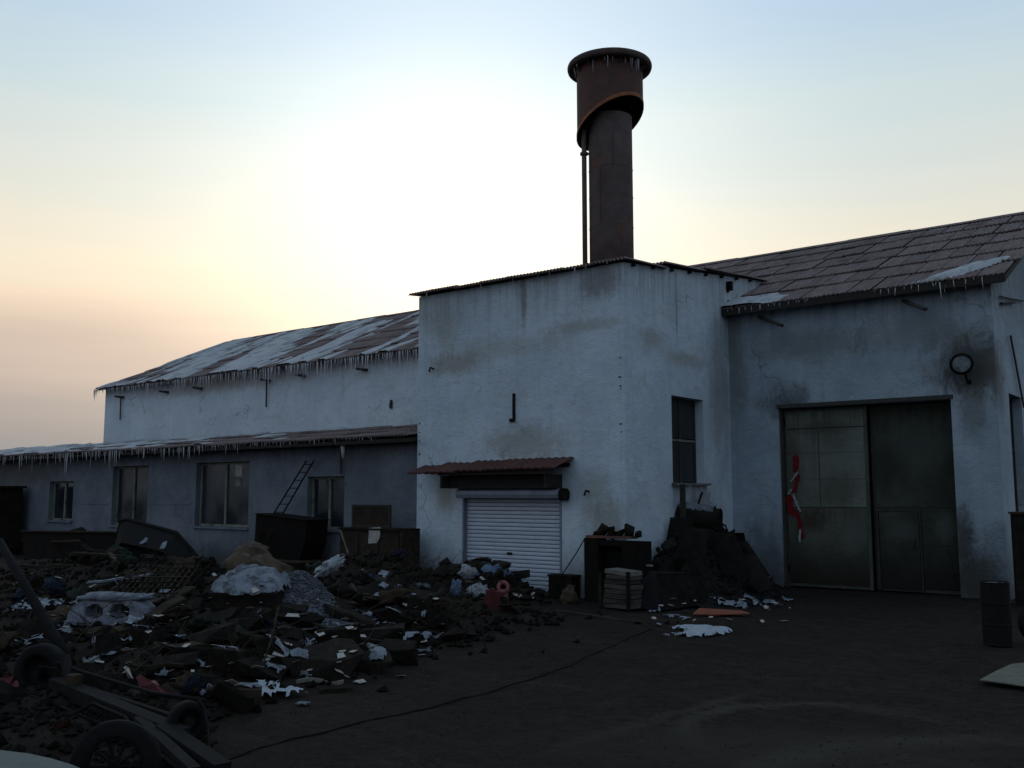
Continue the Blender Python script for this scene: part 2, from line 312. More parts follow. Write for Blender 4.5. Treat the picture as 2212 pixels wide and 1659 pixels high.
# ------------------------------------------------------------------ ground
def ground_mat():
    m, t, p = new_mat('trampled_earth')
    g = N(t, 'ShaderNodeNewGeometry'); pos = g.outputs['Position']
    n1 = noise_fac(t, pos, .55, 7, .65, .3); n2 = noise_fac(t, pos, 6, 8, .75); n3 = noise_fac(t, pos, 45, 4, .7)
    mp = N(t, 'ShaderNodeMapping'); mp.inputs['Rotation'].default_value = (0, 0, R(-35)); mp.inputs['Scale'].default_value = (.35, 2.2, 1); t.links.new(pos, mp.inputs[0])
    tr = noise_fac(t, mp.outputs[0], 1.1, 6, .7, .5)
    c = mix_node(t, band(t, n1, .38, .64), (.026, .0185, .0136), (.036, .0265, .0198))
    c = mix_node(t, math_node(t, 'MULTIPLY', band(t, tr, .5, .68), .7), c, (.050, .0395, .030))
    c = mix_node(t, math_node(t, 'MULTIPLY', band(t, n2, .42, .62), .85), c, (.0135, .0098, .0075))
    c = mix_node(t, math_node(t, 'MULTIPLY', band(t, noise_fac(t, pos, 2.3, 8, .8), .55, .68), .6), c, (.052, .041, .0315))
    c = mix_node(t, math_node(t, 'MULTIPLY', band(t, n3, .54, .68), .85), c, (.075, .060, .047))
    # dusty wheel-worn patch on the right-hand side of the yard
    s = N(t, 'ShaderNodeVectorMath', operation='SUBTRACT'); t.links.new(pos, s.inputs[0]); s.inputs[1].default_value = tuple(G(1700, 1610))
    r = N(t, 'ShaderNodeVectorRotate', rotation_type='Z_AXIS'); t.links.new(s.outputs[0], r.inputs[0]); r.inputs['Angle'].default_value = -YAW
    d = N(t, 'ShaderNodeVectorMath', operation='DIVIDE'); t.links.new(r.outputs[0], d.inputs[0]); d.inputs[1].default_value = (2.4, .9, 1)
    ln = N(t, 'ShaderNodeVectorMath', operation='LENGTH'); t.links.new(d.outputs[0], ln.inputs[0])
    e = math_node(t, 'ADD', ln.outputs['Value'], math_node(t, 'MULTIPLY', math_node(t, 'SUBTRACT', n1, .5), 2.4))
    f = math_node(t, 'MULTIPLY', math_node(t, 'SUBTRACT', 1.0, band(t, e, .2, 1.2)), band(t, n2, .3, .62))
    c = mix_node(t, math_node(t, 'MULTIPLY', f, .95), c, (.055, .046, .0345))
    # dust scraped up along two curving wheel tracks
    for (pa, pb, pc, wd, amt) in (((1479, 1584), (1618, 1520), (1757, 1515), .22, .9), ((1640, 1659), (1830, 1600), (2060, 1585), .35, .8), ((1250, 1600), (1450, 1540), (1700, 1470), .16, .55)):
        A, B, C_ = G(*pa), G(*pb), G(*pc); d_ = 2 * (A.x * (B.y - C_.y) + B.x * (C_.y - A.y) + C_.x * (A.y - B.y))
        ux = ((A.x ** 2 + A.y ** 2) * (B.y - C_.y) + (B.x ** 2 + B.y ** 2) * (C_.y - A.y) + (C_.x ** 2 + C_.y ** 2) * (A.y - B.y)) / d_
        uy = ((A.x ** 2 + A.y ** 2) * (C_.x - B.x) + (B.x ** 2 + B.y ** 2) * (A.x - C_.x) + (C_.x ** 2 + C_.y ** 2) * (B.x - A.x)) / d_
        rad = math.hypot(A.x - ux, A.y - uy)
        sb = N(t, 'ShaderNodeVectorMath', operation='SUBTRACT'); t.links.new(pos, sb.inputs[0]); sb.inputs[1].default_value = (ux, uy, 0)
        l2 = N(t, 'ShaderNodeVectorMath', operation='LENGTH'); t.links.new(sb.outputs[0], l2.inputs[0])
        off = math_node(t, 'ABSOLUTE', math_node(t, 'SUBTRACT', l2.outputs['Value'], rad))
        off = math_node(t, 'ADD', off, math_node(t, 'MULTIPLY', math_node(t, 'SUBTRACT', n2, .5), wd * 2.2))
        dm = N(t, 'ShaderNodeVectorMath', operation='DISTANCE'); t.links.new(pos, dm.inputs[0]); dm.inputs[1].default_value = tuple(B)
        near = math_node(t, 'SUBTRACT', 1.0, band(t, dm.outputs['Value'], .5, 2.4))
        f = math_node(t, 'MULTIPLY', math_node(t, 'MULTIPLY', math_node(t, 'SUBTRACT', 1.0, band(t, off, 0.0, wd)), near), amt)
        c = mix_node(t, math_node(t, 'MULTIPLY', f, band(t, n1, .25, .6)), c, (.088, .076, .06))
    t.links.new(c, p.inputs['Base Color']); p.inputs['Roughness'].default_value = .95; p.inputs['Specular IOR Level'].default_value = .12
    n4 = noise_fac(t, pos, 14, 6, .75)
    bump(t, p, math_node(t, 'ADD', math_node(t, 'ADD', math_node(t, 'MULTIPLY', n2, 2.2), n3), math_node(t, 'MULTIPLY', n4, 1.6)), 1.0, .05)
    return m
M['ground'] = ground_mat()
def ground_h(x, y):
    if abs(x) > 40 or y > 30 or y < -5: return 0.0
    return .04 * noise.noise(Vector((x * .55, y * .55, 1.3))) + .022 * noise.noise(Vector((x * 2.1, y * 2.1, 5.1))) + .016 * noise.noise(Vector((x * 5.1 + y * 1.5, y * 4.3, 2.1))) - .02
gm = MB(); xs = [-900, -200, -60] + [-40 + i * .35 for i in range(75)] + [-13.7 + i * .14 for i in range(137)] + [5.5] + [30, 200, 900]; ys = [-600, -60] + [-4, -2, 0] + [1.5 + i * .14 for i in range(146)] + [22.4] + [40, 200, 1200]
nx = len(xs); gm.v = [Vector((x, y, ground_h(x, y) if -39 < x < 5.4 and -3.9 < y < 22 else 0)) for y in ys for x in xs]
gm.f = [(j * nx + i, j * nx + i + 1, (j + 1) * nx + i + 1, (j + 1) * nx + i) for j in range(len(ys) - 1) for i in range(nx - 1)]
solo('ground', gm, M['ground'], 'dark trampled earth of the factory yard', kind='structure', sm=True)

MOUNDS = [(-11.6, 10.4, .66, 1.6, 2.0), (-14.7, 14.0, .78, 1.8, 1.2), (-12.7, 15.4, .74, 1.0, .65), (-9.2, 4.6, .20, 1.6, .9), (-11.5, 4.6, .15, 1.5, 1), (-17.2, 11.6, .34, 3.4, 2.2), (-11.2, 6.6, .26, 1.9, 1.4),
          (-9.45, 7.7, .22, .8, .9), (-23, 14.2, .30, 4.5, 1.6), (-12.4, 8.4, .28, 2.0, 1.4), (-10.4, 12.6, .22, .9, 1.0), (-8.7, 5.6, .12, .8, .8), (-15.5, 8.6, .15, 2.5, 1.5), (-24, 11.6, .42, 5, 2.3), (-20.5, 12.2, .30, 2.5, 1.6), (-19, 8.3, .16, 3, 1.5), (-13.0, 13.0, .25, 1.3, 1.2), (-14, 6, .13, 2.5, 1.3)]
def mound(x, y):
    h = sum(a * math.exp(-((x - cx) / sx) ** 2 - ((y - cy) / sy) ** 2) for cx, cy, a, sx, sy in MOUNDS)
    if h > .02: h += (.10 * noise.noise(Vector((x * 1.4, y * 1.4, .5))) + .07 * noise.noise(Vector((x * 3.7, y * 3.7, 2.5)))) * min(1, h * 5)
    return h
def terrain(x, y): return max(ground_h(x, y), mound(x, y) - .05)
def T(px, py):
    """where the line of sight through a point of the photograph meets the yard or a heap"""
    r = ray(px, py); d = 3.0
    while d < 60:
        p = EYE + r * d
        if p.z < terrain(p.x, p.y): return p
        d += .03
    return EYE + r * d
mm = MB(); st = .13; mx0, my0, mnx, mny = -30.0, 2.6, 180, 107
mm.v = [Vector((mx0 + i * st, my0 + j * st, mound(mx0 + i * st, my0 + j * st) - .05)) for j in range(mny) for i in range(mnx)]
mm.f = [(j * mnx + i, j * mnx + i + 1, (j + 1) * mnx + i + 1, (j + 1) * mnx + i) for j in range(mny - 1) for i in range(mnx - 1)]
solo('rubble_ground', mm, M['trodden'], 'sooty trodden rubble under the scrap heaps', kind='structure', sm=True)

# ------------------------------------------------------------------ roof sheets
def sheet_mesh(name, w, l, waves, amp, lip, m):
    mb = MB(); n = waves * 2; vs = []
    for y, dz in ((l, 0), (0, 0), (0.004, -lip)):
        for i in range(n + 1): vs.append((i * w / n, y, (amp if i % 2 else -amp) + dz))
    mb.add(vs, [(r * (n + 1) + i, r * (n + 1) + i + 1, (r + 1) * (n + 1) + i + 1, (r + 1) * (n + 1) + i) for r in range(2) for i in range(n)])
    me = mb.mesh(name); me.materials.append(m); return me
def lay_sheets(root, me, x0, nxs, pitch_x, y0, z0, ang, rows, pitch_y, lift=.045, stagger=0.0, jit=1.0, seed=1, skip=None):
    rr = random.Random(seed); o0 = ORIGIN[root.name]; ca, sa = math.cos(ang), math.sin(ang)
    for r in range(rows):
        for c in range(nxs):
            if skip and skip(r, c): continue
            s = r * pitch_y + rr.uniform(-.02, .02) * jit
            x = x0 + c * pitch_x + (stagger * (r % 2)) + rr.uniform(-.012, .012) * jit
            p = Vector((x, y0 + s * ca, z0 + s * sa)) + Vector((0, -sa, ca)) * (lift + rr.uniform(0, .018) * jit + .006 * (c % 2))
            inst('roof_sheet', me, p - o0, (ang - .030 + rr.uniform(-.006, .006) * jit, rr.uniform(-.006, .006) * jit, rr.uniform(-.006, .006) * jit), parent=root)
def icicles(mb, x0, x1, y, zf, dens, lmin, lmax, seed, sag=None, yj=.03):
    rr = random.Random(seed); x = x0
    while x < x1:
        clump = .45 + .55 * noise.noise(Vector((x * 1.3, seed, 0))) + .35 * noise.noise(Vector((x * .31, seed + 9, 0)))
        L = max(.03, (lmin * .7 + (lmax - lmin) * max(0, clump) * rr.random() ** 1.1 * (1.6 if rr.random() < .10 else 1.0))) * (sag(x) if sag else 1)
        r = .010 + .017 * rr.random() * min(1, L * 3)
        if L > .035 and rr.random() < (.95 if clump > .12 else .45):
            a = Vector((x, y + rr.uniform(-yj, yj), zf(x) + .015)); tip = a + Vector((rr.uniform(-.02, .02), rr.uniform(-.015, .015), -L))
            mid = a.lerp(tip, .55)
            mb.tube([a, mid, tip], r, 4, r * .12, cap=False)
        x += rr.uniform(.4, 1.6) / dens
    return mb

# ------------------------------------------------------------------ the workshop (long building at the back)
ws = thing('workshop_building', 'long whitewashed workshop with sheet roof, snow on its left half and icicles along the eave', 'building', (-21.4, YM, 0))
BL, RU = (.11, .085, .06), (.055, .045, .036)
LAMP = PY(2077, 787, YM - .35)
gx1_ = -5.06
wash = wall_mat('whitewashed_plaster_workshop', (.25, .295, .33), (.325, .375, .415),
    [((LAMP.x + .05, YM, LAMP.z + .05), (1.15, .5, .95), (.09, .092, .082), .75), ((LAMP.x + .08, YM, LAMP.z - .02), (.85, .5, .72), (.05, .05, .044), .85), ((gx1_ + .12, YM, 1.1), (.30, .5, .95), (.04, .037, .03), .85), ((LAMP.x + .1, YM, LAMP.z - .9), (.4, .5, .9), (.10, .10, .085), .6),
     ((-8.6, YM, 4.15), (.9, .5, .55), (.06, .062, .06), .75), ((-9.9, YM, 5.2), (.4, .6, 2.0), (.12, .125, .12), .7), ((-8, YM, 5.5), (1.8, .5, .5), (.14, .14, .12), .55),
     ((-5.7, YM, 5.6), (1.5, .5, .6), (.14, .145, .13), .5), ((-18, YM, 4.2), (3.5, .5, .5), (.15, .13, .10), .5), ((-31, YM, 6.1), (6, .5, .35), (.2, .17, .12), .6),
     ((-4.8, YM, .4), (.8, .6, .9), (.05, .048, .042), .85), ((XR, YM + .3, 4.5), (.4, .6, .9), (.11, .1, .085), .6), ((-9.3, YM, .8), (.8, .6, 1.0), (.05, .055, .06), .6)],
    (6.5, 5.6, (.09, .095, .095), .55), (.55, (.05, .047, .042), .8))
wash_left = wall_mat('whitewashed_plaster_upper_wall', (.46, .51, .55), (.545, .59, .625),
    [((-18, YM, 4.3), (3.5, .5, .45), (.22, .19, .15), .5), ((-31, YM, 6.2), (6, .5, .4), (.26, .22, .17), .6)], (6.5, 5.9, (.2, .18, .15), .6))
gx0, gx1, gz1 = -8.83, -5.06, 4.09
mb = MB()
wall_with_openings(mb, (XT0 - .2, YM, -.2), (1, 0, 0), (0, 0, 1), XR - XT0 + .2, 6.85, [(gx0 - XT0 + .2, .16, gx1 - XT0 + .2, gz1 + .2)], (0, .5, 0))
part('wall', mb, wash, ws, True)
mb = MB(); wall_with_openings(mb, (XL, YM, -.2), (1, 0, 0), (0, 0, 1), XT0 - .2 - XL, 6.85, [], (0, .5, 0)); part('wall', mb, wash_left, ws, True)
wy0, wz0, wy1, wz1 = 22.55, 1.65, 23.9, 4.25                 # window in the right gable
mb = MB()
wall_with_openings(mb, (XR, YM, -.2), (0, 1, 0), (0, 0, 1), 2 * (RIDGE_Y - YM), 6.85, [(wy0 - YM, wz0 + .2, wy1 - YM, wz1 + .2)], (-.3, 0, 0))
mb.add([(XR, YM, 6.65), (XR, 2 * RIDGE_Y - YM, 6.65), (XR, RIDGE_Y, RIDGE_Z - .06)], [(0, 1, 2)])
part('gable_wall', mb, wash, ws, True)
mb = MB(); mb.add([(XL, YM, -.2), (XL, 2 * RIDGE_Y - YM, -.2), (XL, 2 * RIDGE_Y - YM, 6.65), (XL, RIDGE_Y, RIDGE_Z - .06), (XL, YM, 6.65)], [(0, 1, 2, 3, 4)])
mb.add([(XL, 2 * RIDGE_Y - YM, -.2), (XR, 2 * RIDGE_Y - YM, -.2), (XR, 2 * RIDGE_Y - YM, 6.65), (XL, 2 * RIDGE_Y - YM, 6.65)], [(0, 1, 2, 3)])
part('rear_wall', mb, wash, ws, True)
nrm = Vector((0, -math.sin(ANG), math.cos(ANG)))
mb = MB(); a = Vector((XL - .32, EAVE_Y, EAVE_Z)); b = Vector((XR + .34, EAVE_Y, EAVE_Z)); c = Vector((XR + .34, RIDGE_Y, RIDGE_Z)); d = Vector((XL - .32, RIDGE_Y, RIDGE_Z))
xm_ = Vector((-15.6 - a.x, 0, 0)); e1, e2 = a + xm_, d + xm_
mb.prism([e1 - nrm * .02, b - nrm * .02, c - nrm * .02, e2 - nrm * .02], -nrm * .10); mb.prism([a + nrm * .0, e1 - nrm * .0, e2 - nrm * .0, d - nrm * .0], -nrm * .025)
mb.prism([(XL - .32, 2 * RIDGE_Y - EAVE_Y, EAVE_Z), (XR + .34, 2 * RIDGE_Y - EAVE_Y, EAVE_Z), c - nrm * .02, d - nrm * .02], (0, 0, -.12))
part('roof_deck', mb, M['deck'], ws, True)
PITCH_Y = SLEN / 6.0
PW = .536
me = sheet_mesh('roof_sheet', PW - .022, PITCH_Y + .10, 5, .012, .030, M['roof'])
lay_sheets(ws, me, XR + .36 - 16 * PW, 16, PW, EAVE_Y, EAVE_Z, ANG, 6, PITCH_Y, stagger=.11, seed=3)
XM = -15.5 - 34 * PW
lay_sheets(ws, me, XM, 34, PW, EAVE_Y, EAVE_Z, ANG, 6, PITCH_Y, stagger=.11, seed=4)
mb = MB(); c = 0; sq = random.Random(5)                             # the farthest sheets, past the number that can be told apart
for r in range(6):
    xx = XM - PW
    while xx > XL - .36:
        for k in range(5):
            u0, u1 = xx + k * (PW - .022) / 5, xx + (k + .5) * (PW - .022) / 5; u2 = xx + (k + 1) * (PW - .022) / 5
            for (ua, ub, da, db) in ((u0, u1, -.012, .012), (u1, u2, .012, -.012)):
                q = [Vector((x_, EAVE_Y + s_ * math.cos(ANG), EAVE_Z + s_ * math.sin(ANG))) + nrm * (h_ + d_) for x_, s_, h_, d_ in ((ua, r * PITCH_Y, .055, da), (ub, r * PITCH_Y, .055, db), (ub, (r + 1) * PITCH_Y + .08, .02, db), (ua, (r + 1) * PITCH_Y + .08, .02, da))]
                mb.add(q, [(0, 1, 2, 3)])
        xx -= PW
tag(part('roof_sheets', mb, M['roof'], ws, True), kind='stuff')
mb = MB()                                                       # the part of the roof that the furnace house covers
x0, x1 = XM + 34 * PW, XR + .36 - 16 * PW
for r in range(6):
    s0, s1 = r * PITCH_Y, (r + 1) * PITCH_Y + .05
    q = [Vector((x, EAVE_Y + s * math.cos(ANG), EAVE_Z + s * math.sin(ANG))) + nrm * h for x, s, h in ((x0, s0, .055), (x1, s0, .055), (x1, s1, .02), (x0, s1, .02))]
    mb.prism(q, -nrm * .03)
tag(part('roof_sheets', mb, M['roof'], ws, True), kind='stuff')
mb = MB()
for i in range(20):
    x0 = XL - .36 + i * 1.758; x1 = x0 + 1.79; w = .18
    mb.prism([(x0, RIDGE_Y - w, RIDGE_Z - .02), (x0, RIDGE_Y, RIDGE_Z + .075 + .008 * (i % 3)), (x0, RIDGE_Y + w, RIDGE_Z - .02)], (x1 - x0, 0, 0.004 * (i % 2)))
part('ridge_cap', mb, M['roof'], ws, True)
mb = MB(); mb.prism([(-10.3, EAVE_Y, EAVE_Z - .13), (b.x, EAVE_Y, EAVE_Z - .13), (b.x, EAVE_Y, EAVE_Z + .02), (-10.3, EAVE_Y, EAVE_Z + .02)], (0, .04, 0)); part('fascia', mb, M['deck'], ws, True)
# snow lying in streaks down the left half of the roof, and thin at the two ends of the right half
def roof_snow(root, x0, x1, dx, s1, ds, y0, z0, ang, fn, lift, seed):
    mb = MB(); nn = Vector((0, -math.sin(ang), math.cos(ang))); idx = {}
    nxx, nss = int((x1 - x0) / dx), int(s1 / ds)
    val = [[fn(x0 + i * dx, j * ds) for j in range(nss + 1)] for i in range(nxx + 1)]
    def vert(i, j):
        if (i, j) not in idx:
            v = max(0, min(1, val[i][j] * 5)); s = j * ds
            idx[(i, j)] = len(mb.v)
            mb.v.append(Vector((x0 + i * dx, y0 + s * math.cos(ang), z0 + s * math.sin(ang))) + nn * (lift - .03 + .065 * v))
        return idx[(i, j)]
    for i in range(nxx):
        for j in range(nss):
            if max(val[i][j], val[i + 1][j], val[i][j + 1], val[i + 1][j + 1]) > 0:
                mb.f.append((vert(i, j), vert(i + 1, j), vert(i + 1, j + 1), vert(i, j + 1)))
    return tag(part('roof_snow', mb, M['roof_snow'], root, True, sm=True), kind='stuff')
def fn_left(x, s):
    t = (x - XL) / 24.0; u = s / SLEN
    v = noise.noise(Vector((x * .42 + s * .25, s * .20, 3.1))) * 1.0 + .95 * noise.noise(Vector((x * 2.3 + s * .15, s * .22, 7.7))) + .5 * noise.noise(Vector((x * 6.5, s * .6, 1.7)))
    w = .12 - .60 * t * t - .4 * max(0, u - .70) + .10 * (1 - u)
    return v * .55 + w * .62
roof_snow(ws, XL - .25, -15.9, .07, SLEN - .05, .17, EAVE_Y, EAVE_Z, ANG, fn_left, .075, 1)
def fn_right(x, s):
    v = .5 * noise.noise(Vector((x * 1.7, s * .9, 2.2))) + .3 * noise.noise(Vector((x * 6, s * 2, 4)))
    k = max(1.0 - abs(x - (-4.75)) / 1.0 - abs(s - .2 - max(0, x + 5.3) * 1.0) / .55, .9 - math.hypot((x + 9.6) / .9, (s - .35) / .75) * .8 if x < -8.6 else -1, .3 - s / .20 - abs(x + 6.6) / 3.5)
    return v * .5 + k * .75 - .12
roof_snow(ws, -10.1, XR + .3, .07, 2.4, .08, EAVE_Y, EAVE_Z, ANG, fn_right, .078, 2)
mb = MB()
zf = lambda x: EAVE_Z
icicles(mb, XL - .25, -15.9, EAVE_Y - .01, zf, 12, .18, .75, 2, lambda x: .45 + .95 * math.exp(-((x + 27) / 8.5) ** 2))
icicles(mb, XL - .32, XL, EAVE_Y - .01, zf, 9, .25, .8, 5)
icicles(mb, -10.05, -7.9, EAVE_Y - .01, zf, 11, .03, .30, 3)
icicles(mb, -6.4, XR + .05, EAVE_Y - .01, zf, 10, .06, .62, 4, lambda x: .45 + .75 * math.exp(-((x + 4.9) / .8) ** 2))
tag(part('icicle', mb, M['ice'], ws, True, sm=True), kind='stuff')
for (x, y, kind_) in ((361, 847, 0), (434, 839, 0), (658, 812, 0), (789, 799, 0), (580, 822, 1), (265, 858, 1), (846, 874, 2)):
    p = PY(x, y, YM); mb = MB()
    if kind_ < 2:
        mb.box((p.x - .12, YM - .30, p.z - .02), (p.x - .04, YM + .05, p.z + .05)); mb.box((p.x + .04, YM - .28, p.z - .05), (p.x + .13, YM + .05, p.z + .02)); mb.box((p.x - .12, YM - .06, p.z - .03), (p.x + .13, YM + .03, p.z + .03))
    if kind_ == 1: mb.tube([(p.x + .0, YM - .08, p.z), (p.x, YM - .07, p.z - .95)], .028, 6)
    if kind_ == 2: mb.box((p.x - .06, YM - .05, p.z - .12), (p.x + .05, YM + .04, p.z + .06)); mb.box((p.x, YM - .08, p.z), (p.x + .04, YM, p.z + .14))
    part('bracket', mb, M['frame_dark'], ws, True)
for (xa, ya, xb, yb) in ((1640, 685, 1690, 703), (1952, 650, 2000, 668)):
    mb = MB(); mb.tube([PY(xa, ya, YM + .02), PY(xb, yb, YM - .55)], .045, 7); part('bracket', mb, M['frame_dark'], ws, True)
# bars and a rod on the right gable
for pts, r in (([(2160, 640), (2185, 646), (2212, 650)], .02), ([(2163, 655), (2192, 653)], .03), ([(2183, 725), (2197, 800), (2212, 880)], .022)):
    mb = MB(); mb.tube([PX(x, y, XR + .05) for x, y in pts], r, 6); part('steel_rod', mb, M['frame_dark'], ws, True)
mb = MB()
for i in range(5): y = EAVE_Y + .45 + i * 1.25; mb.box((XR - .02, y - .05, roof_z(y) - .24), (XR + .22, y + .05, roof_z(y) - .125))
part('purlin_end', mb, M['frame_dark'], ws, True)
gw = MB(); gw.box((XR - .28, wy0, wz0), (XR - .24, wy1, wz1)); part('window_pane', gw, M['glass_dim'], ws, True)
fm = MB()
for y in (wy0, (wy0 + wy1) / 2 - .03, wy1 - .06): fm.box((XR - .239, y, wz0), (XR - .19, y + .06, wz1))
for z in (wz0, wz0 + 1.4, wz1 - .06): fm.box((XR - .236, wy0 + .002, z), (XR - .195, wy1 - .002, z + .055))
part('window_frame', fm, M['frame_dark'], ws, True)
# the big two-leaf gate
gy = YM + .22; xm = -6.89
leafL = MB(); leafL.box((gx0 + .05, gy, .02), (xm, gy + .05, gz1 - .03)); leafL = part('gate_leaf', leafL, M['gate_dark'], ws, True); leafL['label'] = 'pale green left leaf of the big gate'
leafR = MB(); leafR.box((xm + .03, gy + .17, .02), (gx1 - .04, gy + .22, gz1 - .03)); leafR = part('gate_leaf', leafR, M['frame_dark'], ws, True); leafR['label'] = 'darker right leaf set back behind the left one'
def gate_sub(name, lo, hi, m, leaf):
    q = MB().box(lo, hi); return part(name, q, m, ws, True, sub=leaf)
xc = -7.98
lower = wall_mat('gate_lower_sheet', (.078, .079, .060), (.112, .113, .088), [((-8.2, gy, 1.5), (.5, .5, .35), (.04, .03, .02), .8), ((-7.3, gy, 1.2), (.4, .5, .5), (.10, .115, .095), .5)], (1.8, 1.2, (.045, .035, .025), .6), (1.15, (.020, .0165, .012), .92))
upper = wall_mat('gate_upper_sheet', (.108, .118, .096), (.155, .168, .14), [((-8.65, gy, 2.7), (.35, .5, 1.2), (.07, .062, .045), .8), ((-7.5, gy, 2.2), (.6, .5, .5), (.075, .07, .052), .75), ((-7.9, gy, 3.6), (.9, .5, .2), (.06, .055, .042), .7), ((-7.1, gy, 3.1), (.3, .5, .6), (.15, .165, .15), .5)], (4.1, 2.6, (.06, .05, .035), .75))
rightleaf = wall_mat('gate_right_sheet', (.034, .037, .027), (.058, .061, .046), [((-6.0, gy, 3.2), (.8, .5, .9), (.075, .088, .072), .5), ((-5.4, gy, 1.4), (.3, .5, .4), (.09, .105, .085), .6), ((-6.5, gy, 2.6), (.5, .5, .8), (.026, .022, .016), .7), ((-6.3, gy, 1.3), (.4, .5, .3), (.085, .095, .08), .5)], (4.1, 2.9, (.02, .0175, .0135), .8), (1.1, (.016, .0135, .0105), .9))
for (x0, z0, x1, z1, m) in ((gx0 + .09, 3.62, xm - .05, 4.00, upper), (gx0 + .09, 1.82, xc - .012, 3.59, upper), (xc + .012, 1.82, xm - .05, 3.59, upper), (gx0 + .09, .10, xm - .05, 1.79, lower)):
    gate_sub('sheet_panel', (x0, gy - .022, z0), (x1, gy - .002, z1), m, leafL)
gate_sub('edge_bar', (xm - .05, gy - .04, .02), (xm + .02, gy - .002, gz1 - .03), M['gate_dark'], leafL)
for (x0, z0, x1, z1) in ((xm + .08, 1.82, gx1 - .09, 3.98), (-5.86, .10, gx1 - .09, 1.00), (-5.86, 1.02, gx1 - .09, 1.79)):
    gate_sub('sheet_panel', (x0, gy + .15, z0), (x1, gy + .168, z1), rightleaf, leafR)
gate_sub('wicket_door', (-6.74, gy + .12, .09), (-5.91, gy + .166, 1.72), rightleaf, leafR)
wf = MB(); wf.box((-6.80, gy + .11, .05), (-6.755, gy + .166, 1.78)); wf.box((-5.895, gy + .11, .05), (-5.865, gy + .166, 1.78)); wf.box((-6.754, gy + .11, 1.73), (-5.896, gy + .166, 1.78)); part('wicket_frame', wf, M['frame_dark'], ws, True, sub=leafR)
for z in (.35, 2.0, 3.7):
    gate_sub('hinge', (gx0 + .052, gy - .045, z), (gx0 + .088, gy - .003, z + .16), M['dark'], leafL); gate_sub('hinge', (gx1 - .086, gy + .125, z), (gx1 - .045, gy + .168, z + .16), M['dark'], leafR)
for z in (2.45, 3.05): gate_sub('seam_rib', (gx0 + .10, gy - .030, z), (xm - .06, gy - .0225, z + .022), upper, leafL)
wh = MB(); wh.tube([(-6.0, gy + .119, .95), (-6.0, gy + .07, .95), (-6.0, gy + .07, 1.08), (-6.0, gy + .119, 1.08)], .012, 6); part('handle', wh, M['dark'], ws, True, sub=leafR)
mb = MB(); mb.box((gx0 - .03, YM - .02, gz1 + .003), (gx1 + .05, YM + .20, gz1 + .09)); mb.box((gx0 - .035, YM + .05, 0), (gx0 + .035, YM + .25, gz1)); part('gate_frame', mb, M['frame_dark'], ws, True)
mb = MB(); mb.box((gx0, gy + .23, 0), (gx1, gy + .28, gz1)); part('gate_backing', mb, M['dark'], ws, True)

# ------------------------------------------------------------------ lean-to annex on the left
AX0, AX1, AZ = -46.0, XT0 - .012, 3.47
an = thing('lean_to_annex', 'low grey cement annex with windows and icicled lean-to roof against the workshop', 'building', (-30, YA, 0))
cement = wall_mat('grey_cement_render', (.105, .118, .138), (.155, .17, .19),
    [((-36, YA, 2.9), (4, .5, .8), (.085, .075, .062), .7), ((-18, YA, 2.4), (1.5, .5, 1), (.09, .09, .10), .5), ((-26.5, YA, 1.0), (1.6, .5, .8), (.18, .195, .215), .5), ((-21.8, YA, 1.9), (.9, .5, .9), (.17, .18, .2), .45)], (3.5, 2.7, (.055, .055, .06), .6), (.5, (.05, .047, .043), .7))
wins = []
for (xa, ya, xb, yb) in ((425, 1000, 535, 1140), (665, 1030, 742, 1145), (245, 1008, 316, 1137), (108, 1040, 155, 1125)):
    p, q = PY(xa, ya, YA), PY(xb, yb, YA); wins.append((p.x, q.z, q.x, p.z))
mb = MB(); wall_with_openings(mb, (AX0, YA, -.2), (1, 0, 0), (0, 0, 1), AX1 - AX0, AZ + .26, [(x0 - AX0, z0 + .2, x1 - AX0, z1 + .2) for x0, z0, x1, z1 in wins], (0, .24, 0)); part('wall', mb, cement, an, True)
mb = MB(); mb.add([(AX0, YA, 0), (AX0, 26, 0), (AX0, 26, 4.2), (AX0, YM, 4.2), (AX0, YA, AZ)], [(0, 1, 2, 3, 4)]); mb.add([(AX0, 26, 0), (XL, 26, 0), (XL, 26, 3.5), (AX0, 26, 3.5)], [(0, 1, 2, 3)]); part('end_wall', mb, cement, an, True)
AY0, AZ0 = YA - .45, 3.44; AANG = math.atan((4.20 - AZ0) / (YM - AY0)); ASL = math.hypot(YM - AY0, 4.20 - AZ0)
an_n = Vector((0, -math.sin(AANG), math.cos(AANG)))
mb = MB(); mb.prism([Vector(p) - an_n * .02 for p in ((AX0 - .2, AY0, AZ0), (AX1, AY0, AZ0), (AX1, YM - .004, 4.198), (AX0 - .2, YM - .004, 4.198))], -an_n * .09)
mb.prism([(AX0 - .2, YM + .0, 4.15), (XL - .02, YM, 4.15), (XL - .02, 26.2, 3.5), (AX0 - .2, 26.2, 3.5)], (0, 0, -.1)); part('roof_deck', mb, M['deck'], an, True)
me = sheet_mesh('roof_sheet', .79, ASL / 3 + .1, 7, .016, .035, M['roof'])
lay_sheets(an, me, AX1 - .02 - 37 * .805, 37, .805, AY0 - .03, AZ0, AANG, 3, ASL / 3, lift=.06, seed=8, jit=1.5)
def fn_an(x, s):
    t = (x + 40) / 20.0
    return .5 * noise.noise(Vector((x * .8, s * .5, 9))) + .4 * noise.noise(Vector((x * 2.5, s * 1.2, 5))) + .2 - .42 * max(0, t) - (.0 if s < .9 else .12)
roof_snow(an, AX0 + .1, AX1 - 2.5, .09, ASL - .1, .16, AY0, AZ0, AANG, fn_an, .095, 3)
mb = MB(); icicles(mb, AX0, -16.6, AY0 - .02, lambda x: AZ0 + .03, 9, .10, .80, 6, lambda x: .25 + .95 / (1 + math.exp((x + 24.5) / 1.6)))
tag(part('icicle', mb, M['ice'], an, True, sm=True), kind='stuff')
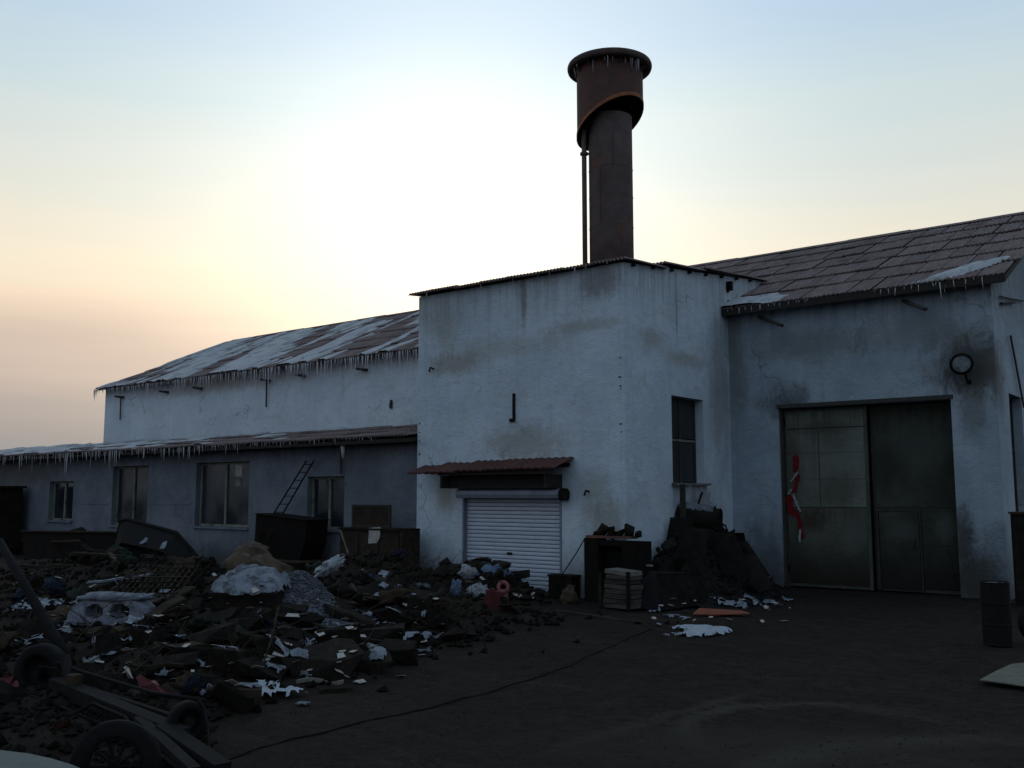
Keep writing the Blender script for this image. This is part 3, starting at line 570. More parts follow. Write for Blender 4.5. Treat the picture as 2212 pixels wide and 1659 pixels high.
def window(root, x0, z0, x1, z1, y, fr, gl, bars=1, fw=.055):
    f = MB()
    for x in (x0, x1 - fw): f.box((x, y - .05, z0), (x + fw, y, z1))
    f.box((x0 + fw, y - .045, z1 - fw), (x1 - fw, y - .002, z1)); f.box((x0 + fw, y - .045, z0), (x1 - fw, y - .002, z0 + fw))
    w = part('window', f, fr, root, True)
    n = bars + 1; cw = (x1 - x0 - 2 * fw) / n
    for i in range(n):
        g = MB().box((x0 + fw + cw * i + .02, y - .014, z0 + fw + .002), (x0 + fw + cw * (i + 1) - .02, y - .006, z1 - fw - .002)); part('pane', g, gl, root, True, sub=w)
    for i in range(1, n):
        b = MB().box((x0 + fw + cw * i - .03, y - .06, z0 + fw + .001), (x0 + fw + cw * i + .03, y - .004, z1 - fw - .001)); part('mullion', b, fr, root, True, sub=w)
    s = MB().box((x0 - .05, y - .26, z0 - .07), (x1 + .05, y - .052, z0 - .005)); part('sill', s, cement if root is an else M['frame'], root, True, sub=w)
    return w
for i, (x0, z0, x1, z1) in enumerate(wins):
    w = window(an, x0 + .01, z0 + .01, x1 - .01, z1 - .01, YA + .2, M['frame'], M['glass'])
    if i == 0:
        p = PY(516, 1017, YA + .183); part('paper', MB().box((p.x - .15, p.y - .004, p.z - .16), (p.x + .15, p.y, p.z + .17)), M['paper'], an, True, sub=w)
        p = PY(515, 1040, YA + .183); part('paper', MB().box((p.x - .12, p.y - .006, p.z - .13), (p.x + .12, p.y - .002, p.z + .08)), M['pale_wood'], an, True, sub=w)
p = PY(738, 960, YA - .1); mb = MB(); mb.tube([(p.x, YA - .12, 3.38), (p.x, YA - .10, 2.62)], .035, 7); part('drain_pipe', mb, M['frame_dark'], an, True)
p = PY(741, 965, YA - .2); mb = MB(); mb.tube([(p.x + .1, YA - .3, 3.42), (p.x + .1, YA - .28, 3.0)], .07, 6, .03); part('frozen_overflow', mb, M['ice'], an, True, sm=True)
mb = MB(); mb.prism([(-27.3, YA - .012, 1.78), (-25.3, YA - .012, 1.80), (-25.2, YA - .012, 1.86), (-27.3, YA - .012, 1.84)], (0, .02, 0)); part('render_joint', mb, cement, an, True)
mb = MB(); mb.prism([(-31.8, YA - .012, 1.76), (-29.8, YA - .012, 1.78), (-29.8, YA - .012, 1.84), (-31.8, YA - .012, 1.81)], (0, .02, 0)); part('render_joint', mb, cement, an, True)

# ------------------------------------------------------------------ furnace house (tall white block)
fh = thing('furnace_house', 'tall whitewashed block with roller shutter under a red sheet canopy and a corrugated roof', 'building', (-12.9, YT, 0))
OC = (.20, .175, .125)
fwash = wall_mat('whitewashed_plaster_furnace', (.42, .48, .525), (.51, .57, .615),
    [((-13.2, YT, 5.35), (2.6, .5, .32), (.31, .285, .23), .45), ((-11.0, YT, 5.6), (1.3, .5, .22), (.29, .26, .21), .55), ((-14.6, YT, 5.1), (1.2, .5, .35), (.26, .24, .20), .7),
     ((-12.6, YT, 3.2), (1.6, .5, .55), (.27, .24, .19), .6), ((-15.0, YT, 6.2), (.8, .5, .9), (.24, .24, .21), .6), ((-12.6, YT, 6.6), (.12, .5, 1.3), (.16, .14, .12), .7), ((-10.5, YT, 1.5), (.7, .5, .7), (.2, .19, .14), .6),
     ((-10.6, YT, 6.5), (.7, .5, .5), (.14, .12, .11), .65), ((-14.9, YT, 2.0), (.35, .5, .5), (.24, .21, .14), .6), ((-10.8, YT, 2.2), (.5, .5, .6), (.25, .25, .18), .5),
     ((XT1, 17.7, 5.4), (.5, .8, .3), (.29, .26, .21), .55), ((XT1, 19.2, 5.1), (.5, 1.4, .25), (.27, .24, .19), .55), ((XT1, 20.9, 4.6), (.5, .8, 2.2), (.19, .20, .195), .6), ((XT1, 19.5, 1.6), (.5, 1.2, 1.0), (.13, .13, .105), .7), ((XT1, 18.8, 6.2), (.5, .06, 1.2), (.13, .11, .09), .5)],
    (6.9, 5.5, (.19, .185, .165), .55), (.65, (.075, .068, .055), .8))
SH0, SH1, SHZ = PY(1000, 1080, YT).x, PY(1213, 1075, YT).x, 2.06
mb = MB(); wall_with_openings(mb, (XT0, YT, -.2), (1, 0, 0), (0, 0, 1), XT1 - XT0, 7.03, [(SH0 - XT0, .15, SH1 - XT0, SHZ + .2)], (0, .18, 0)); part('wall', mb, fwash, fh, True)
tw = (18.48, 2.35, 19.98, 4.25)
mb = MB(); wall_with_openings(mb, (XT1, YT, -.2), (0, 1, 0), (0, 0, 1), YM - YT, 7.03, [(tw[0] - YT, tw[1] + .2, tw[2] - YT, tw[3] + .2)], (-.24, 0, 0))
TS = math.atan((7.68 - 6.83) / (23.6 - YT))
mb.add([(XT1, YT, 6.83), (XT1, 23.6, 6.83), (XT1, 23.6, 7.68)], [(0, 1, 2)]); part('side_wall', mb, fwash, fh, True)
mb = MB(); mb.add([(XT0, YT, -.2), (XT0, YM, -.2), (XT0, YM, 6.83), (XT0, YT, 6.83)], [(0, 1, 2, 3)]); mb.add([(XT0, YT, 6.83), (XT0, 23.6, 6.83), (XT0, 23.6, 7.68)], [(0, 1, 2)]); part('side_wall', mb, fwash, fh, True)
for k in range(8):
    y = YT + .35 + k * .83; z = 6.83 + (y - YT) * math.tan(TS)
    part('purlin', MB().box((XT0 - .1, y - .028, z - .07), (XT1 + .085, y + .028, z - .012)), M['wood'], fh, True)
me = sheet_mesh('roof_sheet', .80, 1.90, 9, .022, .035, M['roof'])
lay_sheets(fh, me, XT0 - .2, 8, .755, YT - .16, 6.82, TS, 4, 1.80, lift=.045, seed=12, jit=2.6)
mb = MB(); icicles(mb, XT0, XT1, YT - .15, lambda x: 6.83, 1.6, .03, .35, 8); tag(part('icicle', mb, M['ice'], fh, True, sm=True), kind='stuff')
# window in the side wall: four panes, iron cross bars, slipping sill
f = MB(); xw = XT1 - .2
for y in (tw[0] + .01, (tw[0] + tw[2]) / 2 - .03, tw[2] - .06): f.box((xw - .05, y, tw[1]), (xw, y + .05, tw[3] - .01))
w = part('window', f, M['frame_dark'], fh, True)
for z in (3.3,): part('glazing_bar', MB().box((xw - .04, tw[0] + .062, z - .025), (xw + .004, tw[2] - .062, z + .025)), M['frame'], fh, True, sub=w)
for i in range(2):
    for j in range(2):
        y0 = tw[0] + .07 + i * .72; z0 = tw[1] + .02 + j * .98
        part('pane', MB().box((xw - .03, y0, z0), (xw - .022, y0 + .65, z0 + .9)), M['glass_dim'], fh, True, sub=w)
part('sill', MB().box((XT1 - .2, tw[0] - .06, tw[1] - .06), (XT1 + .14, tw[0] + .72, tw[1] - .004)), M['snow'], fh, True, sub=w); part('sill', MB().box((XT1 - .2, tw[0] + .80, tw[1] - .05), (XT1 + .13, tw[2] + .06, tw[1] - .004)), M['pale_wood'], fh, True, sub=w)
# roller shutter: slats one by one, guides, roll box, lock
rs = part('roller_shutter', MB().box((SH0, YT + .14, 0), (SH1, YT + .16, SHZ)), M['shutter_box'], fh, True)
sl_me = MB(); L = SH1 - SH0 - .09; hz = .0865
sl_me.add([(0, y, z) for z, y in ((0, .012), (.006, -.004), (.040, -.010), (.072, -.006), (.0755, .012))] + [(L, y, z) for z, y in ((0, .012), (.006, -.004), (.040, -.010), (.072, -.006), (.0755, .012))], [(i, i + 5, i + 6, i + 1) for i in range(4)])
sl_me = sl_me.mesh('slat'); sl_me.materials.append(M['shutter'])
for i in range(23): inst('slat', sl_me, Vector((SH0 + .045, YT + .105, .02 + i * hz)) - ORIGIN[fh.name], parent=rs)
for x in (SH0, SH1 - .045): part('guide_rail', MB().box((x + .002, YT - .02, 0), (x + .043, YT + .11, SHZ - .01)), M['shutter_box'], fh, True, sub=rs)
p = PY(1101, 1196, YT + .08); part('lock', MB().box((p.x - .06, YT + .06, p.z - .02), (p.x + .06, YT + .088, p.z + .03)), M['dark'], fh, True, sub=rs)
bx0, bx1 = PY(985, 1060, YT - .25).x, PY(1206, 1060, YT - .25).x
mb = MB(); bpts = [(YT - .24, 2.02), (YT - .27, 2.10), (YT - .25, 2.18), (YT - .16, 2.22), (YT - .004, 2.22), (YT - .004, 2.02)]
mb.prism([(bx0, y, z) for y, z in bpts], (bx1 - bx0, 0, 0)); part('roll_box', mb, M['shutter_box'], fh, True)
part('roll_box_motor', MB().lathe([(0, 0), (.13, 0), (.13, .12), (0, .12)], 14, Matrix.Translation((bx1 + .002, YT - .135, 2.10)) @ Matrix.Rotation(R(90), 4, 'Y')), M['dark'], fh, True)
# canopy of rusty red sheets over the shutter
CX0, CX1 = PY(968, 999, YT).x, PY(1240, 992, YT).x
cp = part('canopy', MB().box((CX0 + .25, YT - .62, 2.52), (CX1 - .1, YT - .57, 2.60)).box((CX0 + .25, YT - .05, 2.68), (CX1 - .1, YT - .004, 2.76)).box((CX0 + .3, YT - .60, 2.235), (CX0 + .34, YT - .002, 2.515)).box((CX1 - .34, YT - .60, 2.235), (CX1 - .30, YT - .002, 2.515)), M['deck'], fh, True)
ca = math.atan2(.22, .70); part('canopy_shade_fill', MB().box((CX0 + .345, YT - .34, 2.232), (CX1 - .345, YT - .30, 2.60)), M['deck'], fh, True, sub=cp)  # dark panel standing in for the shade between canopy and roll box
me = sheet_mesh('canopy_sheet', .93, .78, 5, .011, .035, M['roof_red'])
for i, (dx, dz, ry, rz) in enumerate(((-.62, -.035, .02, .05), (-.05, -.02, .012, .03), (.82, .0, .004, 0), (1.70, .012, -.004, -.01), (2.58, .02, -.002, 0))):
    inst('canopy_sheet', me, Vector((CX0 + dx, YT - .72, 2.63 + dz)) - ORIGIN[fh.name], (ca, ry, rz), (1, 1 if i else .78, 1), parent=cp)
for (x, y) in ((937, 797), (1272, 1062)):
    p = PY(x, y, YT); mb = MB(); mb.tube([(p.x, YT + .02, p.z), (p.x, YT - .12, p.z + .02), (p.x - .03, YT - .12, p.z - .08)], .022, 6); part('hook', mb, M['dark'], fh, True)
p, q = PY(1111, 850, YT), PY(1110, 907, YT); mb = MB(); mb.box((p.x - .03, YT - .035, q.z), (p.x + .03, YT + .01, p.z)); mb.box((q.x - .10, YT - .045, q.z - .04), (q.x + .03, YT + .01, q.z + .03)); part('steel_strap', mb, M['dark'], fh, True)
p = PX(1570, 618, XT1); part('bracket', MB().box((XT1 - .01, p.y - .05, p.z - .12), (XT1 + .14, p.y + .05, p.z + .10)).box((XT1 - .01, p.y - .02, p.z - .16), (XT1 + .05, p.y + .03, p.z - .10)), M['dark'], fh, True)
for i in range(12):
    zz = random.uniform(3.2, 5.2); sd = i % 2
    part('bolt', MB().box((XT1 - .09 - .05 * random.random(), YT - .012, zz), (XT1 - .075, YT + .01, zz + .022)) if sd else MB().box((XT0 + .06, YT - .012, zz - .3), (XT0 + .085, YT + .01, zz - .275)), M['dark'], fh, True)

# ------------------------------------------------------------------ steel chimney with its spark arrester
CH = Vector((-12.15, 19.5, 6.6))
ch = thing('steel_chimney', 'rusty steel chimney with wide flanged drum head rising behind the white block', 'chimney', CH)
rv = RT.copy(); tv = Vector((math.sin(YAW), -math.cos(YAW), 0))
ax_top, ax_bot = Vector((-.02, 0, 6.1)), Vector((0, 0, 0))
mb = MB(); mb.tube([(0, 0, 0), (0, 0, 1.9), (0, 0, 3.6), (0, 0, 4.75)], .537, 40); part('stack', mb, M['soot'], ch, sm=True)
for a, z0, z1 in ((-.55, 0, 1.95), (-1.5, 1.95, 3.4), (-.9, 3.4, 4.2)): part('plate_seam', MB().box((.53, -.012, z0), (.546, .012, z1), Matrix.Rotation(a, 4, 'Z')), M['rust'], ch)
for z in (.9, 1.95, 2.7, 3.4): part('weld_seam', MB().lathe([(.53, z - .015), (.545, z), (.53, z + .015)], 40), M['soot'], ch, sm=True)
def cut(a): x, y = math.cos(a), math.sin(a); d = Vector((x, y, 0)) * .82; return 4.62 + .42 * d.dot(rv) + .36 * d.dot(tv)
n = 48; mb = MB(); ring = [2 * math.pi * i / n for i in range(n)]
vs = [Vector((.82 * math.cos(a), .82 * math.sin(a), cut(a))) for a in ring] + [Vector((.82 * math.cos(a), .82 * math.sin(a), 6.06)) for a in ring]
mb.add(vs, [(i, (i + 1) % n, n + (i + 1) % n, n + i) for i in range(n)]); dr = part('drum', mb, M['rust'], ch, sm=True)
mb = MB(); vs = []
for rr_, dz in ((.835, .03), (.835, .12), (.815, .12), (.70, .05), (.54, .02)):
    vs += [Vector((rr_ * math.cos(a), rr_ * math.sin(a), (cut(a) - 4.62) * rr_ / .82 + 4.62 + dz - .03)) for a in ring]
mb.add(vs[:3 * n], [(r * n + i, r * n + (i + 1) % n, (r + 1) * n + (i + 1) % n, (r + 1) * n + i) for r in range(2) for i in range(n)]); part('rust_band', mb, M['rust_band'], ch, sm=True)
mb = MB(); mb.add([v + Vector((0, 0, .10)) for v in vs[3 * n - n:4 * n]] + [Vector((.5 * math.cos(a), .5 * math.sin(a), 4.62 + (cut(a) - 4.62) * .6 + .16)) for a in ring], [(r * n + i, r * n + (i + 1) % n, (r + 1) * n + (i + 1) % n, (r + 1) * n + i) for r in range(2) for i in range(n)]); part('drum_floor', mb, M['dark'], ch, sm=True)
part('flange', MB().lathe([(.80, 5.97), (1.0, 5.96), (1.035, 5.985), (1.05, 6.03), (1.05, 6.07), (1.035, 6.11), (1.0, 6.125), (.80, 6.13), (0, 6.135)], 48), M['soot'], ch)
for i in range(14):
    a = 2 * math.pi * (i + .4) / 14; part('gusset', MB().prism([Vector((.815 * math.cos(a), .815 * math.sin(a), 5.958)), Vector((1.0 * math.cos(a), 1.0 * math.sin(a), 5.958)), Vector((.815 * math.cos(a), .815 * math.sin(a), 5.80))], Vector((-math.sin(a), math.cos(a), 0)) * .012), M['soot'], ch)
mb = MB(); rr = random.Random(4)
for i in range(16):
    a = rr.uniform(math.pi * 1.1, math.pi * 2.0); z = 5.95; r0 = rr.uniform(.85, 1.0); L = rr.uniform(.08, .34)
    mb.tube([(r0 * math.cos(a), r0 * math.sin(a), z), (r0 * math.cos(a), r0 * math.sin(a), z - L)], .012, 4, .002, cap=False)
tag(part('icicle', mb, M['ice'], ch, sm=True), kind='stuff')
tp = rv * -.655 + tv * .05
part('drain_pipe', MB().tube([tp + Vector((0, 0, .0)), tp + Vector((0, 0, 4.45))], .062, 12), M['soot'], ch, sm=True)
part('pipe_joint', MB().lathe([(.06, 3.80), (.10, 3.80), (.10, 3.86), (.06, 3.86)], 12, Matrix.Translation(tp)).box((-.01, -.03, 3.81), (.18, .03, 3.85), Matrix.Translation(tp) @ Matrix.Rotation(YAW, 4, 'Z')), M['soot'], ch)

# ------------------------------------------------------------------ wall lamp and torn banner
lm = thing('wall_lamp', 'round dark floodlight on the sooty wall right of the big gate', 'lamp', (LAMP.x, YM, LAMP.z))
Ml = Matrix.Translation((0, -.32, 0)) @ Matrix.Rotation(R(82), 4, 'X') @ Matrix.Rotation(R(4), 4, 'Y')
part('housing', MB().lathe([(0, -.20), (.10, -.19), (.17, -.10), (.215, .02), (.232, .05), (.175, .055)], 24, Ml), M['dark'], lm, sm=True)
part('lens', MB().lathe([(.18, .045), (.12, .058), (0, .065)], 24, Ml), M['lamp_glass'], lm, sm=True)
part('arm', MB().tube([(.05, .01, -.35), (.05, -.15, -.34), (.03, -.25, -.16)], .022, 7).box((.01, -.02, -.38), (.09, .005, -.29)), M['dark'], lm)
mb = MB(); pts = [(1718, 982), (1712, 1012), (1722, 1018), (1708, 1055), (1703, 1072), (1717, 1068), (1708, 1112), (1722, 1108), (1730, 1142), (1727, 1172)]
def banner(poly, m, name, root, off):
    q = [PY(x, y, gy - .03 - off) for x, y in poly]; part(name, MB().prism(q, (0, .006, 0)), m, root, True)
bn = thing('torn_paper_banner', 'torn red and white paper strip hanging on the left leaf of the gate', 'banner', PY(1715, 1075, gy - .03))
def ragged(path, w, seed):
    q = random.Random(seed); L, R_ = [], []
    n_ = len(path) * 4
    for k in range(n_ + 1):
        u = k / n_ * (len(path) - 1); a_ = min(int(u), len(path) - 2); f_ = u - a_
        x = path[a_][0] * (1 - f_) + path[a_ + 1][0] * f_; y = path[a_][1] * (1 - f_) + path[a_ + 1][1] * f_
        h_ = w * (1 if 0 < k < n_ else .3); L.append((x - h_ * q.uniform(.55, 1.15), y + q.uniform(-2, 2))); R_.append((x + h_ * q.uniform(.55, 1.15), y + q.uniform(-2, 2)))
    return L + R_[::-1]
for i, (path, w) in enumerate((([(1717, 983), (1720, 1000), (1717, 1019)], 7), ([(1724, 1024), (1720, 1044), (1716, 1064)], 5), ([(1704, 1070), (1706, 1090), (1711, 1112)], 8), ([(1718, 1100), (1726, 1122), (1731, 1150), (1733, 1162)], 5))): banner(ragged(path, w, i), M['red_paper'], 'paper_strip', bn, .004 + .006 * i)
for i, (path, w) in enumerate((([(1723, 1020), (1715, 1032), (1706, 1042)], 3), ([(1710, 1056), (1702, 1068)], 4), ([(1713, 1068), (1721, 1088), (1729, 1106)], 3.2), ([(1729, 1142), (1727, 1160), (1728, 1172)], 2.5))): banner(ragged(path, w, 10 + i), M['white'], 'torn_edge', bn, .030 + .006 * i)

# ------------------------------------------------------------------ scrap and rubble
def hull_mesh(name, dims, n, seed, m, squash=1.0):
    rr = random.Random(seed); bm = bmesh.new()
    for i in range(n):
        v = Vector((rr.choice((-1, 1)) * rr.uniform(.35, 1), rr.choice((-1, 1)) * rr.uniform(.4, 1), rr.choice((-1, 1)) * rr.uniform(.45, 1)))
        bm.verts.new((v.x * dims[0] / 2, v.y * dims[1] / 2, v.z * dims[2] / 2))
    r = bmesh.ops.convex_hull(bm, input=bm.verts); bmesh.ops.delete(bm, geom=[g for g in r['geom_interior'] if isinstance(g, bmesh.types.BMVert)], context='VERTS')
    me = bpy.data.meshes.new(name); bm.to_mesh(me); bm.free(); me.materials.append(m); return me
rr = random.Random(11)
slabs = [hull_mesh('concrete_slab', (1, rr.uniform(.55, .8), rr.uniform(.22, .36)), 14, 20 + i, M['slab']) for i in range(6)]
bricks_ = [hull_mesh('rubble_block', (1, .55, .42), 14, 70 + i, mat('sooty_brick', (.034, .015, .010), (.024, .012, .009), 6, .97, .05, .8, (.012, .009, .007), 2, (.5, .7), rnd=.35)) for i in range(2)]
pale_ = [hull_mesh('rubble_block', (1, .7, .4), 16, 80 + i, mat('dusty_concrete', (.034, .031, .027), (.05, .046, .04), 5, .97, .05, .8, (.018, .016, .014), 2, (.5, .7), rnd=.35)) for i in range(3)]
blocks = [hull_mesh('rubble_block', (1, rr.uniform(.6, .85), rr.uniform(.5, .75)), 18, 40 + i, M['rubble']) for i in range(8)]
def plank_mesh(seed, m=None):
    q = random.Random(seed); mb = MB(); n = 4; h = .16; w = 1
    vs = []
    for i in range(n + 1):
        x = -.5 + i / n; b = q.uniform(-.02, .02)
        e = q.uniform(-.03, .03) if i in (0, n) else 0
        vs += [(x + e, -.045, -.014 + b), (x - e, .045, -.014 + b), (x + e * .5, .045, .014 + b), (x - e * .5, -.045, .014 + b)]
    fs = [(i * 4 + j, i * 4 + (j + 1) % 4, (i + 1) * 4 + (j + 1) % 4, (i + 1) * 4 + j) for i in range(n) for j in range(4)] + [(3, 2, 1, 0), (n * 4, n * 4 + 1, n * 4 + 2, n * 4 + 3)]
    me = mb.add(vs, fs).mesh('plank'); me.materials.append(m or M['wood']); return me
planks = [plank_mesh(i) for i in range(4)]
def proj(p):
    d = Vector(p) - EYE; z = d.dot(FW); return CX + F * d.dot(RT) / z, CY - F * d.dot(UP) / z
KEEP = [(572, 1222, 722, 1322), (425, 1212, 596, 1338), (180, 1300, 282, 1356), (0, 1380, 150, 1520), (288, 1450, 395, 1510), (685, 1200, 740, 1245), (1005, 1225, 1100, 1310)]
def kept_clear(p, r=0.0):
    u, v = proj(p); return any(a < u < c and b < v < d for a, b, c, d in KEEP)
def scatter_point():
    while True:
        x, y = rr.uniform(-22, -8.2), rr.uniform(3.9, 15.9)
        h = mound(x, y)
        if h < .10: continue
        if rr.random() > min(1, h * 2.1): continue
        if x < -16.5 and rr.random() < .55: continue
        if kept_clear((x, y, h + .1)): continue
        return x, y, h
# placed by eye first: the slabs and blocks that can be told apart in the photograph (x, y in the view, length in view px, kind)
big = [(378, 1440, 110, 's', 35), (240, 1408, 75, 'b', 10), (455, 1385, 120, 's', 20), (520, 1365, 150, 's', -30), (470, 1350, 110, 's', -25), (640, 1360, 120, 's', 15), (760, 1345, 130, 's', 20), (800, 1290, 110, 's', 30),
       (690, 1440, 190, 's', 12), (610, 1420, 120, 'b', 0), (560, 1395, 100, 's', -20), (730, 1400, 110, 'b', 25), (820, 1380, 120, 's', 5), (860, 1425, 100, 'b', -5), (790, 1440, 120, 's', 0), (880, 1395, 90, 's', 15),
       (700, 1310, 130, 's', 10), (620, 1330, 90, 's', 0), (850, 1340, 100, 'b', 30), (500, 1440, 110, 'b', -15), (430, 1480, 90, 's', 5), (560, 1460, 120, 's', 0), (505, 1520, 120, 'b', 0), (320, 1390, 80, 'b', 0), (900, 1310, 80, 'b', 0), (940, 1350, 70, 'b', 0), (560, 1335, 110, 's', 0), (420, 1420, 90, 's', 40)]
G1 = 'dark broken slabs and blocks of the left rubble heap'
PLACES = [((1060, 1270), 'before the roller shutter'), ((650, 1290), 'beside the gravel heap'), ((512, 1300), 'by the snow capped bin'), ((230, 1340), 'by the snowy hollow block'), ((90, 1470), 'by the big cart tyre'), ((340, 1490), 'by the pink red plastic'),
          ((570, 1420), 'by the thin shovel'), ((900, 1420), 'at the yard corner of the heap'), ((770, 1450), 'along the front foot of the heap'), ((780, 1330), 'right of the gravel heap'), ((360, 1290), 'by the steel grid'), ((320, 1190), 'by the tipped hopper'), ((800, 1190), 'by the brown sideboard'), ((404, 1560), 'by the small cart wheel'),
          ((250, 1600), 'round the spoked cart wheel'), ((590, 1490), 'by the snow at the heap foot'), ((960, 1345), 'in the twigs at the right of the heap'), ((430, 1400), 'midway between tyre and shovel'), ((690, 1390), 'right of the thin shovel'), ((100, 1330), 'behind the cart draw pole'), ((60, 1600), 'below the big cart tyre'), ((880, 1270), 'left of the roller shutter')]
def place_of(p):
    u, v = proj(p); return min(PLACES, key=lambda q: math.hypot(q[0][0] - u, (q[0][1] - v) * 1.6))[1]
def chunk(me, x, y, z, size, tilt, yaw, name):
    o = inst(name, me, (x, y, z), (rr.gauss(0, tilt), rr.gauss(0, tilt), yaw), (size, size * rr.uniform(.8, 1.15), size * rr.uniform(.8, 1.2)))
    lab = ('large ' if size > .5 else 'small ' if size < .24 else 'middling ') + ('dark flat slab lying ' if name == 'concrete_slab' else ('reddish sooty block lying ' if me in bricks_ else 'dusty grey block lying ' if me in pale_ else 'sooty broken block lying ')) + place_of((x, y, z))
    return tag(o, lab, 'slab' if name == 'concrete_slab' else 'rubble', G1)
for (px, py, ln, k, deg) in big:
    p = T(px, py + 6); d = (p - EYE).dot(FW); size = ln * d / F
    chunk(rr.choice(slabs if k == 's' else blocks), p.x, p.y, p.z + .10, size, .25, YAW + R(deg), 'concrete_slab' if k == 's' else 'rubble_block')
for i in range(240):
    x, y, h = scatter_point(); s = rr.uniform(.14, .46) * (1 if rr.random() < .8 else 1.4); k = rr.random() < .3
    chunk(rr.choice(slabs if k else bricks_ if rr.random() < .12 else pale_ if rr.random() < .13 else blocks), x, y, h - .05 + s * .14, s * (1.2 if k else .8), .35, rr.uniform(0, 6.28), 'concrete_slab' if k else 'rubble_block')
def lump_mesh(name, m, seed, sx, sy, sz, amp=.25, f=1.6, seg=18, rings=10):
    mb = MB(); prof = []
    for j in range(rings + 1):
        for i in range(seg):
            th = math.pi * j / rings; ph = 2 * math.pi * i / seg
            v = Vector((math.sin(th) * math.cos(ph), math.sin(th) * math.sin(ph), math.cos(th)))
            k = 1 + amp * noise.noise(v * f + Vector((seed * 3.1, 0, 0))) + amp * .5 * noise.noise(v * f * 2.7 + Vector((seed, 5, 0)))
            mb.v.append(Vector((v.x * sx * k, v.y * sy * k, v.z * sz * k)))
    mb.f = [(j * seg + i, j * seg + (i + 1) % seg, (j + 1) * seg + (i + 1) % seg, (j + 1) * seg + i) for j in range(rings) for i in range(seg)]
    return mb
# smaller broken stuff nobody could count
mb = MB()
def tet(p, s, q):
    k = (q.uniform(.6, 1.3), q.uniform(.6, 1.3), q.uniform(.45, .9)); a = q.uniform(0, 1.57); c, d = math.cos(a), math.sin(a)
    vs = [Vector((c, d, 0)), Vector((-d, c, 0)), Vector((-c, -d, 0)), Vector((d, -c, 0)), Vector((.25, .1, 1)), Vector((-.2, .15, -1))]
    mb.add([p + Vector((v.x * k[0], v.y * k[1], v.z * k[2])) * s * q.uniform(.6, 1.05) for v in vs], [(0, 1, 4), (1, 2, 4), (2, 3, 4), (3, 0, 4), (1, 0, 5), (2, 1, 5), (3, 2, 5), (0, 3, 5)])
for i in range(7500):
    x, y = rr.uniform(-24, -7.4), rr.uniform(3.4, 16.2); h = mound(x, y)
    if h < .045 and rr.random() < .97: continue
    tet(Vector((x, y, terrain(x, y) + .02)), rr.uniform(.025, .10), rr)
solo('rubble', mb, M['rubble'], 'small sooty debris strewn over the scrap heaps', kind='stuff')
mb = MB()
for i in range(2600):
    x, y = rr.uniform(-12.5, -6.0), rr.uniform(2.9, 6.4); p = proj((x, y, .1))
    if p[1] > 1470 and p[0] < 470 and not kept_clear((x, y, .1)): tet(Vector((x, y, terrain(x, y) + .015)), rr.uniform(.015, .07), rr)
solo('foreground_debris', mb, M['slab'], 'small broken debris around the wrecked cart', kind='stuff')
mb = MB()
for i in range(1500):
    if i % 3: p = G(rr.uniform(900, 2212), rr.uniform(1290, 1659)); x, y = p.x, p.y
    else:
        p = G(rr.uniform(430, 1100), rr.uniform(1400, 1600)); x, y = p.x, p.y
    tet(Vector((x, y, ground_h(x, y) + .005)), rr.uniform(.006, .018), rr)
solo('pebbles', mb, M['pebble'], 'loose small stones on the yard earth', kind='stuff')
# planks
for i in range(18):
    x, y, h = scatter_point(); L = rr.uniform(.6, 1.5)
    o = inst('plank', rr.choice(planks), (x, y, h + .10), (rr.gauss(0, .25), rr.gauss(0, .22), rr.uniform(0, 3.14)), (L, rr.uniform(.8, 1.7), rr.uniform(1, 2)))
    tag(o, ('long ' if L > 1 else 'short ') + 'dark plank in the rubble ' + place_of((x, y, h)), 'plank', 'dark planks among the rubble')
def laid_plank(px0, py0, px1, py1, w, m, label, up=.06, name='plank', t=1.4):
    a, b = T(px0, py0), T(px1, py1); a.z += up; b.z += up; d = b - a; L = d.length
    q = plank_mesh(int(px0 + py0), m); o = inst(name, q, (a + b) / 2, (0, -math.asin(d.z / L), math.atan2(d.y, d.x)), (L, w / .09, t))
    return tag(o, label, 'plank')
laid_plank(318, 1326, 410, 1288, .20, M['board'], 'wide brown plank slanting beside the rusty steel grid', .15)
laid_plank(318, 1352, 395, 1330, .12, M['board'], 'short brown board lying below the slanted brown plank', .12)
laid_plank(190, 1270, 330, 1252, .12, M['snow'], 'snow covered beam lying in front of the dark steel trough', .10)
laid_plank(35, 1192, 175, 1206, .09, M['wood'], 'thin pole along the scrap at the far left', .4)
laid_plank(1203, 1322, 1380, 1348, .10, M['board'], 'long thin batten lying on the ground in front of the board stack', .02)
laid_plank(640, 1478, 742, 1479, .04, M['pale_wood'], 'pale stick on the earth at the foot of the rubble heap', .03)
laid_plank(690, 1500, 760, 1492, .03, M['wood'], 'thin dark stick on the ground beside the snow at the heap', .02)
RAGC = [mat('rag_dark_blue', (.012, .016, .026), (.02, .025, .036), 6, .95, .05, .5), mat('rag_brown', (.028, .019, .013), (.042, .03, .021), 6, .95, .05, .5), mat('rag_grey_green', (.022, .026, .021), (.034, .038, .031), 6, .95, .05, .5)]
rag_me = [lump_mesh('rag', None, 30 + i, .20, .14, .07, .9, 2.8, 16, 9).mesh('rag') for i in range(6)]
for i, me_ in enumerate(rag_me): me_.materials.append(RAGC[i % 3]); smooth(me_)
for i in range(34):
    x, y, h = scatter_point(); k_ = rr.randrange(6); sc = rr.uniform(.6, 1.5)
    tag(inst('rag', rag_me[k_], (x, y, h + .07), (rr.gauss(0, .4), rr.gauss(0, .4), rr.uniform(0, 6.3)), (sc, sc, sc)), ('big ' if sc > 1.05 else 'small ') + ('dark blue', 'brown', 'grey green')[k_ % 3] + ' rag crumpled in the rubble ' + place_of((x, y, h)), 'rag', 'rags in the left rubble heap')
